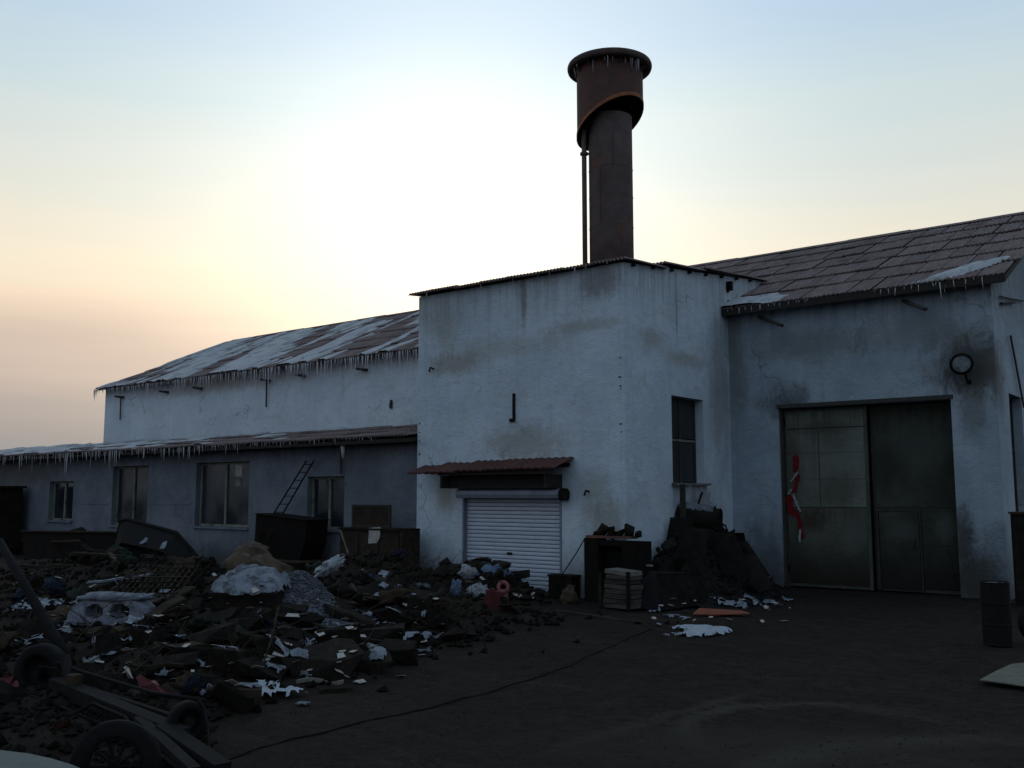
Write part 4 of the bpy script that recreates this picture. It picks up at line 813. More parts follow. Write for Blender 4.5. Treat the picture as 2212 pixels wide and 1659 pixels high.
# twigs
mb = MB()
def twig(p, L, q, r=.006):
    d = Vector((q.uniform(-1, 1), q.uniform(-1, 1), q.uniform(-.1, .7))).normalized(); m_ = p + d * L * .5 + Vector((q.uniform(-.06, .06), q.uniform(-.06, .06), q.uniform(-.03, .05)))
    mb.tube([p, m_, p + d * L], r, 3, r * .5, cap=False)
for i in range(420):
    if i < 260: p = T(rr.gauss(880, 60), rr.gauss(1235, 28))
    elif i < 340: p = T(rr.gauss(960, 30), rr.gauss(1345, 18))
    else: p = T(rr.gauss(1040, 60), rr.gauss(1285, 20))
    if p.z > .02: twig(p + Vector((0, 0, .03)), rr.uniform(.2, .7), rr)
for i in range(330):
    px, py = rr.uniform(20, 980), rr.uniform(1225, 1480); p = T(px, py)
    if p.z > .05 and not kept_clear(p): twig(p + Vector((0, 0, .05)), rr.uniform(.25, .95), rr, rr.uniform(.004, .010))
solo('twigs', mb, M['wood'], 'tangle of dry twigs and wire on the heap by the white block', kind='stuff')
bpy.context.view_layer.update()

# gravel heap
gp = T(652, 1322); gv = thing('gravel_heap', 'small heap of grey gravel beside the snow capped bin', 'heap', (gp.x - .42, gp.y + .22, gp.z - .10)); gv.scale = (.80, .80, .74)
mb = MB(); n = 28
def gh(x, y): return .86 * math.exp(-(x / .72) ** 2 - (y / .75) ** 2) + .05 * noise.noise(Vector((x * 3, y * 3, 0)))
mb.v = [Vector((-1.5 + 3 * i / n, -1.5 + 3 * j / n, gh(-1.5 + 3 * i / n, -1.5 + 3 * j / n) - .03)) for j in range(n + 1) for i in range(n + 1)]
mb.f = [(j * (n + 1) + i, j * (n + 1) + i + 1, (j + 1) * (n + 1) + i + 1, (j + 1) * (n + 1) + i) for j in range(n) for i in range(n)]
part('heap_core', mb, M['gravel'], gv, sm=True)
mb = MB()
for i in range(2600):
    x, y = rr.gauss(0, .62), rr.gauss(0, .6)
    if abs(x) < 1.45 and abs(y) < 1.45: tet(Vector((x, y, gh(x, y) - .01)), rr.uniform(.018, .045), rr)
tag(part('stone', mb, M['gravel'], gv), kind='stuff')

# ------------------------------------------------------------------ single scrap things on the left
# tall rusty tank cut by the left edge of the picture
p = PY(50, 1050, 16.4); tk = thing('rusty_tank', 'tall rusty steel bin at the far left edge in front of the annex', 'bin', (p.x - 1.40, 15.2, 0))
part('body', MB().box((-1.4, -.1, .2), (1.35, 1.3, 2.32), taper=.05), M['dark'], tk)
part('rim', MB().box((-1.42, -.14, 2.322), (1.40, 1.34, 2.40)), M['dark'], tk)
for x in (-.7, .1, .9): part('rib', MB().box((x, -.15, .25), (x + .07, -.09, 2.28)), M['dark'], tk)
part('skid', MB().box((-1.3, 0, 0), (1.25, .12, .198)).box((-1.3, 1.05, 0), (1.25, 1.17, .198)), M['dark'], tk)
# long dark steel trough
tr = thing('steel_trough', 'long low dark steel trough below the annex windows at the left', 'trough', (-26.9, 13.6, 0))
xa, xb = PY(55, 1150, 13.6).x + 26.9, PY(262, 1150, 13.6).x + 26.9
part('side', MB().prism([(xa, 0, .15), (xb, 0, .15), (xb + .05, -.05, 1.10), (xa - .1, -.05, 1.00)], (0, .06, 0)), M['dark'], tr)
part('side', MB().prism([(xa, .9, .15), (xb, .9, .15), (xb + .05, .95, 1.05), (xa - .1, .95, .98)], (0, .06, 0)), M['dark'], tr)
part('floor', MB().box((xa, .065, .12), (xb, .895, .18)), M['dark'], tr); part('end', MB().box((xb - .05, .065, .185), (xb, .895, .95)), M['dark'], tr)
part('rail', MB().tube([(xa - .1, -.07, 1.02), (xb + .05, -.07, 1.12)], .035, 8), M['wood'], tr)
part('bent_flap', MB().prism([(PY(140, 1152, 13.7).x + 26.9, .02, 1.03), (PY(182, 1137, 13.7).x + 26.9, .02, 1.22), (PY(190, 1141, 13.7).x + 26.9, .02, 1.16), (PY(196, 1152, 13.7).x + 26.9, .02, 1.04)], (0, .02, 0)), M['dark'], tr)
# tipped hopper with the tall angled back sheet
hp = thing('tipped_hopper', 'big dark steel hopper lying tipped with its curved back plate up', 'hopper', (-22.6, 13.4, 0))
Yh = 13.4; o = Vector((-22.6, Yh, 0))
edge = [PY(x, y, Yh) - o for x, y in ((252, 1168), (262, 1124), (276, 1122), (330, 1137), (381, 1151), (412, 1185), (440, 1224), (432, 1252))]
low = [PY(x, y, Yh - .35) - o for x, y in ((236, 1232), (244, 1190), (262, 1172), (312, 1182), (352, 1192), (378, 1222), (392, 1252), (388, 1270))]
for v in low + edge: v.z = max(v.z, .05)
mb = MB()
for i in range(len(edge) - 1): mb.prism([edge[i], edge[i + 1], low[i + 1], low[i]], (0, .03, -.03))
part('shell', mb, M['black'], hp)
part('side_plate', MB().prism(edge, (0, .05, 0)), M['black'], hp)
part('rim_bar', MB().tube(edge, .05, 7), M['dark'], hp)
part('strut', MB().tube([PY(219, 1242, Yh - 1.0) - o, PY(246, 1195, Yh - .8) - o], .035, 6), M['wood'], hp)
# rusty grid of welded bars
gr = thing('steel_grid', 'rusty welded bar grid lying tilted among snow beside the hopper', 'grid')
c0, c1, c2, c3 = T(215, 1318), T(372, 1316), T(428, 1250), T(300, 1244)
for c, u in ((c0, .12), (c1, .12), (c2, .25), (c3, .25)): c.z += u
go = (c0 + c1 + c2 + c3) / 4; gr.location = go
for i in range(12):
    t_ = i / 11; part('bar', MB().tube([c0.lerp(c1, t_) - go, c3.lerp(c2, t_) - go], .013, 5), M['wood'], gr)
for i in range(8):
    t_ = i / 7; part('cross_bar', MB().tube([c0.lerp(c3, t_) - go + Vector((0, 0, .022)), c1.lerp(c2, t_) - go + Vector((0, 0, .022))], .013, 5), M['wood'], gr)
# hollow block under snow
p = T(232, 1352); hb = thing('hollow_block', 'snow covered concrete block with two round holes lying at the left', 'block', p, YAW - R(6))
def arch(w, h, y0, y1, m, name, z0=0, k=14):
    outer = [(w * math.cos(math.pi * i / k), max(.0, h * math.sin(math.pi * i / k)) + z0) for i in range(k + 1)]
    return outer
mb = MB(); W_, H_ = .58, .40; holes = [(-.20, .19, .13, .10), (.16, .19, .15, .10)]; gnx, gnz = 46, 18
def solid(x, z):
    if (x / W_) ** 2 + (max(0, z - .1) / (H_ - .1)) ** 2 > 1: return False
    return all(((x - hx) / a) ** 2 + ((z - hz_) / b_) ** 2 > 1 for hx, hz_, a, b_ in holes)
cw, chh = 2 * W_ / gnx, H_ / gnz
for i in range(gnx):
    for j in range(gnz):
        x, z = -W_ + (i + .5) * cw, (j + .5) * chh
        if not solid(x, z): continue
        q = [(x - cw / 2, z - chh / 2), (x + cw / 2, z - chh / 2), (x + cw / 2, z + chh / 2), (x - cw / 2, z + chh / 2)]
        for y in (0, .3): mb.add([(a, y, b_) for a, b_ in q], [(0, 1, 2, 3)])
        for (dx, dz, e0, e1) in ((0, -chh, 0, 1), (cw, 0, 1, 2), (0, chh, 2, 3), (-cw, 0, 3, 0)):
            if not solid(x + dx, z + dz): mb.add([(q[e0][0], 0, q[e0][1]), (q[e1][0], 0, q[e1][1]), (q[e1][0], .3, q[e1][1]), (q[e0][0], .3, q[e0][1])], [(0, 1, 2, 3)])
part('block_body', mb, M['snow'], hb)
part('snow_cap', lump_mesh('snow_cap', M['snow'], 3, .52, .20, .07, .3), M['snow'], hb, sm=True).location = (0, .15, H_ - .03)
# bin with its white cap of snow
p = T(512, 1337); bn2 = thing('snow_capped_bin', 'dark open bin heaped with white snow in the middle of the scrap', 'bin', (p.x, p.y + .1, p.z - .02), YAW); bn2.scale = (.72, .72, .78)
wb = .60; part('body', MB().box((-wb, 0, 0), (wb, .85, .42), taper=-.04), M['dark'], bn2)
part('rim', MB().box((-wb - .06, -.06, .422), (wb + .06, -.02, .47)).box((-wb - .06, .87, .422), (wb + .06, .91, .47)), M['dark'], bn2)
part('handle', MB().tube([(-wb - .05, .3, .3), (-wb - .12, .35, .3), (-wb - .12, .5, .3), (-wb - .05, .55, .3)], .015, 6), M['dark'], bn2)
mb = MB(); n = 26; grid = {}
for j in range(n + 1):
    for i in range(n + 1):
        u, v = -1 + 2 * i / n, -1 + 2 * j / n
        rad = math.hypot(u, v); k = 1 - rad ** 2 + .38 * noise.noise(Vector((u * 3, v * 3, 8))) + .15 * noise.noise(Vector((u * 9, v * 9, 2)))
        if k > .02: grid[(i, j)] = len(mb.v); mb.v.append(Vector((u * .78 + .03 * v, .40 + v * .58, .44 + .46 * min(1, (v + 1.05) / 1.7) * min(1, k * 1.8) + .05 * noise.noise(Vector((u * 4, v * 4, 1))))))
mb.f = [(grid[(i, j)], grid[(i + 1, j)], grid[(i + 1, j + 1)], grid[(i, j + 1)]) for i in range(n) for j in range(n) if all(k in grid for k in ((i, j), (i + 1, j), (i + 1, j + 1), (i, j + 1)))]
part('snow_cap', mb, M['snow'], bn2, sm=True)
# brown sacks
for i, (px, py, sx, sz_, lab) in enumerate(((545, 1198, .36, .22, 'slumped brown sack topmost of the three beside the black cabinet'), (572, 1232, .42, .26, 'wide brown sack lowest of the three above the gravel'), (522, 1222, .30, .22, 'ragged brown sack directly behind the snow capped bin'))):
    pos = PD(px, py, 18.6 - .4 * i); pos.z = max(pos.z, .15)
    solo('sack', lump_mesh('sack', None, i + 2, sx, .28, sz_, .45, 2.2), M['sack'], lab, 'sack', pos, (0, .1 * i, YAW), 'brown sacks behind the snow capped bin', sm=True)
# black cabinet with ladder and footing box
p0, p1 = PY(548, 1112, 15.7), PY(662, 1118, 15.7); cb = thing('black_cabinet', 'black steel cabinet standing askew beside the annex window', 'cabinet', (p0.x, 15.7, .45))
wd = p1.x - p0.x
part('body', MB().prism([(.05, 0, 0), (wd - .25, 0, .02), (wd - .05, 0, .45), (wd + .0, 0, 1.0), (.1, 0, 1.13)], (0, .7, 0)), M['dark'], cb)
part('lid', MB().prism([(.08, -.03, 1.135), (wd + .02, -.03, 1.005), (wd + .02, -.03, 1.03), (.08, -.03, 1.165)], (0, .76, 0)), M['dark'], cb)
part('hinge', MB().box((wd * .3, -.02, .5), (wd * .34, .0, .62)), M['dark'], cb)
p0, p1 = PY(592, 1190, 15.5), PY(660, 1225, 15.5); bx = thing('dark_crate', 'dark low crate with pale lid edge under the black cabinet', 'crate', (p0.x, 15.3, 0))
part('body', MB().box((0, 0, 0), (p1.x - p0.x, .9, .44)), M['dark'], bx); part('lid', MB().box((-.03, -.03, .442), (p1.x - p0.x + .03, .93, .475)), M['board'], bx)
for k in range(2): part('skirt', MB().box((.03 + k * 1.0, -.03, .01), (.09 + k * 1.0, -.002, .42)), M['wood'], bx)
ld = thing('ladder', 'narrow dark ladder leaning against the annex wall behind the black cabinet', 'ladder', PY(600, 1225, 15.6))
lo = ld.location.copy()
for xa, xb in ((588, 662), (608, 678)): part('rail', MB().tube([PY(xa - 45 * 0, 1115, 15.9) - lo, PY(xb, 995, 16.62) - lo], .022, 6), M['dark'], ld)
for xa, xb in ((588, 608),):
    a0, a1 = PY(588, 1115, 15.9), PY(662, 995, 16.62); b0, b1 = PY(608, 1115, 15.9), PY(678, 995, 16.62)
    for k in range(7): t_ = (k + .5) / 7; part('rung', MB().tube([a0.lerp(a1, t_) - lo, b0.lerp(b1, t_) - lo], .012, 5), M['dark'], ld)
    for u0, u1 in ((a0, a1), (b0, b1)): d_ = (u0 - u1); part('rail_foot', MB().tube([u0 - lo, u0 + d_ * .62 - lo], .022, 6), M['dark'], ld)
# brown sideboard and framed board
p0, p1 = PY(735, 1140, 15.6), PY(866, 1140, 15.6); dk = thing('brown_sideboard', 'old brown wooden sideboard standing in the scrap against the annex', 'sideboard', (p0.x, 15.6, .25))
wd = p1.x - p0.x
part('carcass', MB().box((0, 0, 0), (wd, .55, 1.03)), M['board'], dk); part('top', MB().box((-.04, -.04, 1.032), (wd + .04, .59, 1.075)), M['wood'], dk)
for k in range(3): part('door', MB().box((.05 + k * wd / 3, -.02, .1), ((k + 1) * wd / 3 - .04, -.002, .95)), M['board'], dk)
part('end_panel', MB().box((wd + .002, -.02, 0), (wd + .05, .57, 1.03)), M['wood'], dk)
q = PY(808, 1157, 15.57); solo('torn_paper', MB().prism([(-.19, 0, -.19), (.11, 0, -.16), (.19, 0, -.02), (.20, 0, .20), (-.17, 0, .17)], (0, .008, 0)), M['paper'], 'pale torn paper stuck on the front of the brown sideboard', 'paper', q)
p0, p1 = PY(760, 1090, 15.95), PY(842, 1140, 15.95); fb = thing('framed_board', 'brown framed board standing upright on top of the sideboard', 'board', (p0.x, 15.95, 1.33)); wd = p1.x - p0.x; hh = p0.z - 1.33
part('panel', MB().box((.06, .015, .05), (wd - .06, .035, hh - .06)), M['board'], fb)
for lo_, hi_ in (((0, 0, 0), (.06, .05, hh)), ((wd - .06, 0, 0), (wd, .05, hh)), ((.061, 0, hh - .06), (wd - .061, .05, hh)), ((.061, 0, 0), (wd - .061, .05, .05))): part('frame_bar', MB().box(lo_, hi_), M['deck'], fb)
a, b = PD(735, 1145, 17.3), PD(752, 1196, 17.2); solo('bent_rod', MB().tube([a - b, Vector((0, 0, 0)), PD(736, 1198, 17.2) - b], .016, 6), M['pale_wood'], 'thin pale bent rod leaning at the left end of the sideboard', 'rod', b)
# white plastic bag
q = PD(712, 1224, 17.0); solo('plastic_bag', lump_mesh('bag', None, 8, .26, .14, .10, .7, 2.6, 22, 14), M['white'], 'crumpled white plastic bag above the gravel heap', 'bag', q, (0, R(-32), YAW), sm=True)
# long thin rake on the heap
a, b = T(562, 1478), T(560, 1475); a = T(560, 1474); a.z += .05
tp_ = PD(602, 1310, (a - EYE).dot(FW) + .5)
rk = thing('thin_shovel', 'thin handled shovel stuck upright in the middle of the rubble heap', 'shovel', a)
part('shaft', MB().tube([(0, 0, .05), (tp_ - a) * .5 + Vector((.03, 0, 0)), tp_ - a], .014, 6), M['wood'], rk)
part('blade', MB().prism([(-.07, -.02, .08), (.07, -.02, .08), (.08, .0, -.06), (.0, .01, -.12), (-.08, .0, -.06)], (0, .012, .01)), M['blue'], rk)
a, b = G(1052, 1412), None; solo('thin_stick', MB().tube([(0, 0, 0), PD(1036, 1322, (a - EYE).dot(FW) + .25) - a], .012, 5), M['wood'], 'thin stick leaning up from the ground near the heap corner', 'stick', a)

# ------------------------------------------------------------------ heap and things by the shutter
def blob(name, px, py, d, sx, sy, sz_, m, label, cat, seed, rot=0, amp=.6, f=2.4):
    pos = PD(px, py, d); return solo(name, lump_mesh(name, None, seed, sx, sy, sz_, amp, f, 18, 12), m, label, cat, pos, (rot, rot * .5, YAW + rot), sm=True)
d0 = (T(1030, 1290) - EYE).dot(FW)
blob('plastic_bag', 1033, 1281, (T(1033, 1292) - EYE).dot(FW) - .1, .22, .15, .16, M['white'], 'white plastic bag in the heap before the roller shutter', 'bag', 4, .2)
blob('plastic_bag', 1010, 1238, (T(1012, 1262) - EYE).dot(FW) + .2, .17, .14, .16, M['white'], 'pale bag at the top left of the heap before the shutter', 'bag', 6, .4)
blob('rag', 1065, 1240, (T(1065, 1262) - EYE).dot(FW) + .3, .34, .2, .17, M['blue'], 'dark blue rags on top of the heap before the shutter', 'rag', 7, .1, .8, 3)
blob('rag', 985, 1276, (T(985, 1290) - EYE).dot(FW), .1, .1, .2, M['blue'], 'faded blue cloth at the left of the shutter heap', 'rag', 9, .1)
blob('net_bag', 905, 1278, (T(905, 1285) - EYE).dot(FW), .2, .14, .13, M['gravel'], 'grey netting bag lying in the twigs left of the shutter', 'bag', 12, .3, .9, 4)
q = T(1063, 1305); q = PD(1063, 1294, (q - EYE).dot(FW) - .1); solo('red_tin', MB().box((-.13, -.1, -.16), (.13, .1, .14), Matrix.Rotation(R(7), 4, 'Y'), taper=.012).box((-.06, -.05, .142), (.03, .03, .175), Matrix.Rotation(R(7), 4, 'Y')), mat('dark_red_tin', (.10, .018, .018), (.075, .016, .016), 5), 'dark red tin can in front of the shutter heap', 'tin', q, (0, 0, YAW))
q = T(1087, 1290); q = PD(1087, 1273, (q - EYE).dot(FW)); rp = thing('red_pipe', 'short red plastic pipe elbow on the heap before the shutter', 'pipe', q, YAW)
part('tube', MB().lathe([(.055, -.02), (.10, -.035), (.125, -.02), (.125, .26), (.06, .26), (.055, -.02)], 16, Matrix.Translation((0, .05, 0)) @ Matrix.Rotation(R(75), 4, 'X')), M['red'], rp, sm=True)
part('elbow', MB().tube([(0, -.02, -.02), (0, -.06, -.10), (.0, -.07, -.22)], .105, 14), M['red'], rp, sm=True)
# dark junk lumps that make the heap before the shutter
for i in range(34):
    px, py = rr.gauss(1075, 45), rr.uniform(1245, 1300); q = T(px, py); s = rr.uniform(.16, .36)
    if q.z < .05: continue
    o = inst('scrap_lump', rr.choice(blocks), q + Vector((0, 0, .04)), (rr.gauss(0, .5), rr.gauss(0, .5), rr.uniform(0, 6)), (s, s, s)); tag(o, ('big' if s > .26 else 'small') + ' dark scrap lump, ' + ('top' if py < 1262 else 'foot') + ' of the shutter heap, ' + ('left of' if px < 1040 else 'right of' if px > 1100 else 'behind') + ' the red tin', 'scrap', 'dark scrap in the shutter heap')
# small black box
p0 = G(1211, 1293); bb = thing('black_box', 'small black box standing at the right foot of the shutter', 'box', p0, 0)
part('body', MB().box((-.30, 0, 0), (.28, .3, .43)), M['dark'], bb); part('lid', MB().box((-.32, -.02, .432), (.30, .32, .47)), M['dark'], bb); part('handle', MB().tube([(-.08, -.003, .3), (-.08, -.04, .3), (.08, -.04, .3), (.08, -.003, .3)], .01, 5), M['dark'], bb)
blob('sack', 1228, 1290, (G(1228, 1300) - EYE).dot(FW) - .15, .16, .14, .2, M['sack'], 'small slumped sack beside the black box at the shutter', 'sack', 5, .2)
# brick-built furnace front with an open mouth
sp = G(1330, 1304); stv = thing('open_furnace', 'dark box furnace with open black mouth and rubble on top before the corner', 'furnace', (sp.x, sp.y, 0))
x0, x1 = PY(1262, 1200, sp.y).x - sp.x, PY(1390, 1200, sp.y).x - sp.x
part('side_pillar', MB().box((x0, 0, 0), (x0 + .32, .31, 1.24)), M['dark'], stv); part('side_pillar', MB().box((x1 - .48, 0, 0), (x1, .31, 1.20)), M['dark'], stv)
part('back_plate', MB().box((x0 + .322, .25, 0), (x1 - .482, .30, 1.18)), M['black'], stv); part('top_plate', MB().box((x0 + .02, .03, 1.242), (x1 - .3, .305, 1.29)), M['rust'], stv); part('hearth', MB().box((x0 + .322, .0, 0), (x1 - .482, .245, .22)), M['black'], stv); part('lintel', MB().box((x0 + .322, .02, 1.10), (x1 - .482, .245, 1.2)), M['dark'], stv)
part('valve', MB().tube([(x1, .1, .75), (x1 + .14, .1, .75)], .02, 6), M['pale_wood'], stv); part('lug', MB().box((x1 + .001, .02, .35), (x1 + .06, .2, .6)), M['dark'], stv)
for i, (dx, s, h) in enumerate(((.35, .20, .34), (.55, .16, .28), (.75, .24, .2), (.95, .30, .40), (1.15, .2, .16), (.2, .18, .12), (.62, .3, .12))):
    o = inst('top_rubble', rr.choice(blocks), (sp.x + x0 + dx, sp.y + .15, 1.29 + h * .3), (rr.gauss(0, .4), rr.gauss(0, .5), rr.uniform(0, 6)), (s, s, h * 1.3)); 
    tag(o, 'broken brown piece of rubble lying on top of the open furnace', 'rubble', 'rubble on top of the open furnace')
cur = [PY(1262, 1165, sp.y - .03), PY(1248, 1190, sp.y - .04), PY(1222, 1230, 16.25), PY(1195, 1266, 16.1), PY(1172, 1290, 15.9)]
solo('power_cable', MB().tube(cur, .012, 5), M['black'], 'thin black cable slung from the open furnace down to the shutter', 'cable')
# stack of boards
sp2 = G(1330, 1316); sb = thing('board_stack', 'stack of weathered grey boards standing in front of the open furnace', 'boards', (sp2.x, sp2.y, 0), R(-8))
z = .02
for i in range(8):
    h = .075; w_ = .30 + rr.uniform(-.025, .025); dx = rr.uniform(-.03, .03)
    o = part('board', MB().box((-w_ + dx, rr.uniform(-.02, .02), 0), (w_ + dx, .42, h), taper=.006), M['stack_board'] if i < 7 else M['pale_wood'], sb); o.location.z = z; o.rotation_euler.z = rr.uniform(-.07, .07); o.rotation_euler.y = rr.uniform(-.02, .02) + (.07 if i == 7 else 0); z += h + .012
part('batten', MB().box((-.36, -.06, 0), (-.31, -.02, z - .05)), M['wood'], sb); part('batten', MB().box((.30, -.06, 0), (.37, -.02, z - .02)), M['dark'], sb)
# overturned hopper body: slanted front plate with a black open side
q0 = G(1500, 1316); oh = thing('overturned_hopper', 'dark rusty steel hopper body turned over on the ground before the coal heap', 'hopper', (q0.x, q0.y, 0))
o0 = oh.location.copy(); yb = q0.y + .45
fl, frr = G(1432, 1320) - o0, G(1578, 1302) - o0; tl, tr_ = PY(1420, 1240, fl.y + o0.y + .35) - o0, PY(1545, 1238, frr.y + o0.y + .35) - o0
fl.z = frr.z = .02
part('front_plate', MB().prism([fl, frr, tr_, tl], (0, .03, .0)), M['slab'], oh)
rb, rtp = G(1608, 1290) - o0, PY(1588, 1240, G(1608, 1290).y + .3) - o0; rb.z = .02
part('right_plate', MB().prism([frr + Vector((.02, .01, 0)), rb, rtp, tr_ + Vector((.02, .01, 0))], (-.02, .03, 0)), M['dark'], oh)
lb, ltp = G(1372, 1316) - o0, PY(1392, 1232, G(1372, 1316).y + .75) - o0; lb.z = .02
part('left_plate', MB().prism([lb, fl + Vector((-.02, .01, 0)), tl + Vector((-.02, .01, 0)), ltp], (.01, .03, 0)), M['black'], oh)
part('top_plate', MB().prism([tl + Vector((0, .035, 0)), tr_ + Vector((0, .035, 0)), rtp + Vector((-.05, .02, 0)), ltp + Vector((.03, .02, 0))], (0, 0, -.03)), M['dark'], oh)
part('edge_bar', MB().tube([tr_ + Vector((.01, -.02, .01)), frr + Vector((.01, -.02, .03))], .022, 6), M['wood'], oh); part('edge_bar', MB().tube([tl + Vector((0, -.02, .01)), tr_ + Vector((0, -.02, .01))], .018, 6), M['wood'], oh)
mid_t, mid_b = tl.lerp(tr_, .38), fl.lerp(frr, .38); part('seam_bar', MB().tube([mid_t + Vector((0, -.015, 0)), mid_b + Vector((0, -.015, .02))], .012, 5), M['dark'], oh)
# coal heap, drum, post
cx_, cy_ = -9.05, 18.75
chp = thing('coal_heap', 'black coal heap piled in the corner between the white block and the gate', 'heap', (cx_, cy_, 0))
def chh_(x, y): return 1.36 * math.exp(-(abs(x + .35) / .85) ** 2.4 - (abs(y) / 1.5) ** 2.2) + .35 * math.exp(-((x + .8) / .5) ** 2 - ((y + 1.3) / .6) ** 2) + .30 * math.exp(-((x - .4) / .8) ** 2 - ((y + .6) / 1.0) ** 2) + .12 * noise.noise(Vector((x * 2, y * 2, 3)))
mb = MB(); n = 44
mb.v = [Vector((-1.6 + 3.2 * i / n, -2.2 + 4.6 * j / n, chh_(-1.6 + 3.2 * i / n, -2.2 + 4.6 * j / n) - .08 + .03 * noise.noise(Vector((i * .9, j * .9, 0))))) for j in range(n + 1) for i in range(n + 1)]
for v in mb.v: v.x = max(v.x, XT1 + .02 - cx_); v.y = min(v.y, YM - .02 - cy_)
mb.f = [(j * (n + 1) + i, j * (n + 1) + i + 1, (j + 1) * (n + 1) + i + 1, (j + 1) * (n + 1) + i) for j in range(n) for i in range(n)]
part('heap_core', mb, M['coal'], chp)
mb = MB()
for i in range(1500):
    x, y = rr.uniform(-.95, 1.5), rr.uniform(-1.9, 2.2); h = chh_(x, y)
    if h > .08: tet(Vector((x, y, h - .07)), rr.uniform(.02, .07), rr)
tag(part('lump', mb, M['coal'], chp), kind='stuff')
for i in range(46):
    x, y = rr.uniform(-.85, 1.0), rr.uniform(-1.7, 1.1); h = chh_(x, y)
    if h < .25: continue
    q_ = rr.random(); s_ = rr.uniform(.16, .42)
    o = inst('heap_scrap', rr.choice(slabs if q_ < .4 else blocks), (cx_ + x, cy_ + y, h - .02), (rr.gauss(0, .6), rr.gauss(0, .6), rr.uniform(0, 6)), (s_, s_ * rr.uniform(.5, 1), s_))
    tag(o, ('bulky' if q_ >= .4 and s_ > .3 else 'wide flat' if s_ > .3 else 'small flat' if q_ < .4 else 'small lumpy') + ' black scrap piece on the coal heap, ' + ('left' if x < -.2 else 'right') + ' flank, ' + ('near the drum' if h > .95 else 'halfway up' if h > .6 else 'near its foot'), 'scrap', 'black scrap on the coal heap')
for i, (xa, ya, xb, yb, Y0, w_) in enumerate(((1448, 1118, 1412, 1232, 18.1, .5), (1470, 1140, 1452, 1238, 17.7, .6), (1530, 1150, 1562, 1240, 18.0, .55))):
    a, b = PY(xa, ya, Y0), PY(xb, yb, Y0 - .35); a.x = max(a.x, XT1 + .06); b.x = max(b.x, XT1 + .06)
    solo('scrap_sheet', MB().prism([Vector((0, 0, 0)), Vector((w_, .05, -.04)), b - a + Vector((w_ * 1.1, 0, .02)), b - a], (0, .03, .01)), M['dark'], ('dark panel leaning on the left flank of the coal heap below the drum', 'dark panel leaning on the coal heap under the plank post', 'dark panel leaning on the coal heap under the drum end')[i], 'panel', a, group='dark panels leaning on the coal heap')
dp = PY(1508, 1122, 18.9); dm = thing('snowy_drum', 'dark oil drum lying on the coal heap with snow along its top', 'drum', dp, R(14))
Md = Matrix.Rotation(R(90), 4, 'Y') @ Matrix.Rotation(0, 4, 'Z'); Md = Matrix.Rotation(R(7), 4, 'Y') @ Md
part('shell', MB().lathe([(0, -.45), (.27, -.45), (.285, -.44), (.285, -.17), (.297, -.15), (.285, -.13), (.285, .13), (.297, .15), (.285, .17), (.285, .44), (.30, .45), (.29, .47), (.265, .44), (0, .43)], 28, Md), M['dark'], dm)
mb = MB(); n1, n2 = 26, 9
for i in range(n1 + 1):
    for j in range(n2 + 1):
        t_ = -1 + 2 * j / n2; a_ = t_ * (.75 + .25 * noise.noise(Vector((i * .5, 0, 1)))); x = -.40 + .74 * i / n1; r_ = .287 + .05 * (1 - t_ * t_)
        mb.v.append(Matrix.Rotation(R(7), 4, 'Y') @ Vector((x, -math.sin(a_) * r_, math.cos(a_) * r_)))
mb.f = [(i * (n2 + 1) + j, (i + 1) * (n2 + 1) + j, (i + 1) * (n2 + 1) + j + 1, i * (n2 + 1) + j + 1) for i in range(n1) for j in range(n2)]
part('snow_strip', mb, M['snow'], dm, sm=True)
a, b = PY(1474, 1046, 18.55), PY(1476, 1135, 18.55); solo('plank_post', MB().box((-.055, -.03, -.95), (.055, .03, a.z - b.z)), M['deck'], 'dark plank standing upright in front of the drum below the side window', 'plank', b)
a, b = PY(1517, 1063, 19.4), PY(1496, 1098, 19.3); solo('short_stick', MB().tube([(0, 0, -.25), a - b], .028, 6), M['dark'], 'short dark stick leaning behind the drum on the coal heap', 'stick', b)
hs = [PY(1553, 1136, 18.8), PY(1566, 1134, 18.8), PY(1571, 1145, 18.8), PY(1569, 1165, 18.75)]; solo('hose', MB().tube(hs, .022, 6), M['black'], 'short black hose curling off the right end of the snowy drum', 'hose')
a, b = PY(1573, 1152, 19.6), PY(1606, 1152, 19.6); bd = thing('dark_board', 'dark square board leaning on the right flank of the coal heap', 'board', (a.x, 19.6, 0))
wd = b.x - a.x; part('panel', MB().prism([(0, 0, a.z - .9), (wd + .25, -.2, a.z - .9), (wd, 0, a.z), (0, 0, a.z)], (0, .05, 0)), M['dark'], bd); part('edge_strip', MB().box((-.01, -.02, a.z - .03), (wd + .01, -.002, a.z + .02)), M['dark'], bd)
for i, (xa, ya, xb, yb, Y_, lab) in enumerate(((1612, 1170, 1662, 1245, 19.3, 'dark bent sheet sliding off the coal heap towards the gate'), (1630, 1200, 1668, 1270, 18.6, 'dark lower sheet lying at the right foot of the coal heap'))):
    a, b = PY(xa, ya, Y_), PY(xb, yb, Y_ - .2); solo('scrap_sheet', MB().prism([Vector((0, 0, 0)), b - a, b - a + Vector((-.3, -.3, -.12)), Vector((-.45, -.35, -.1))], (0, .03, .02)), M['dark'], lab, 'sheet', a, group='dark sheets on the coal heap')

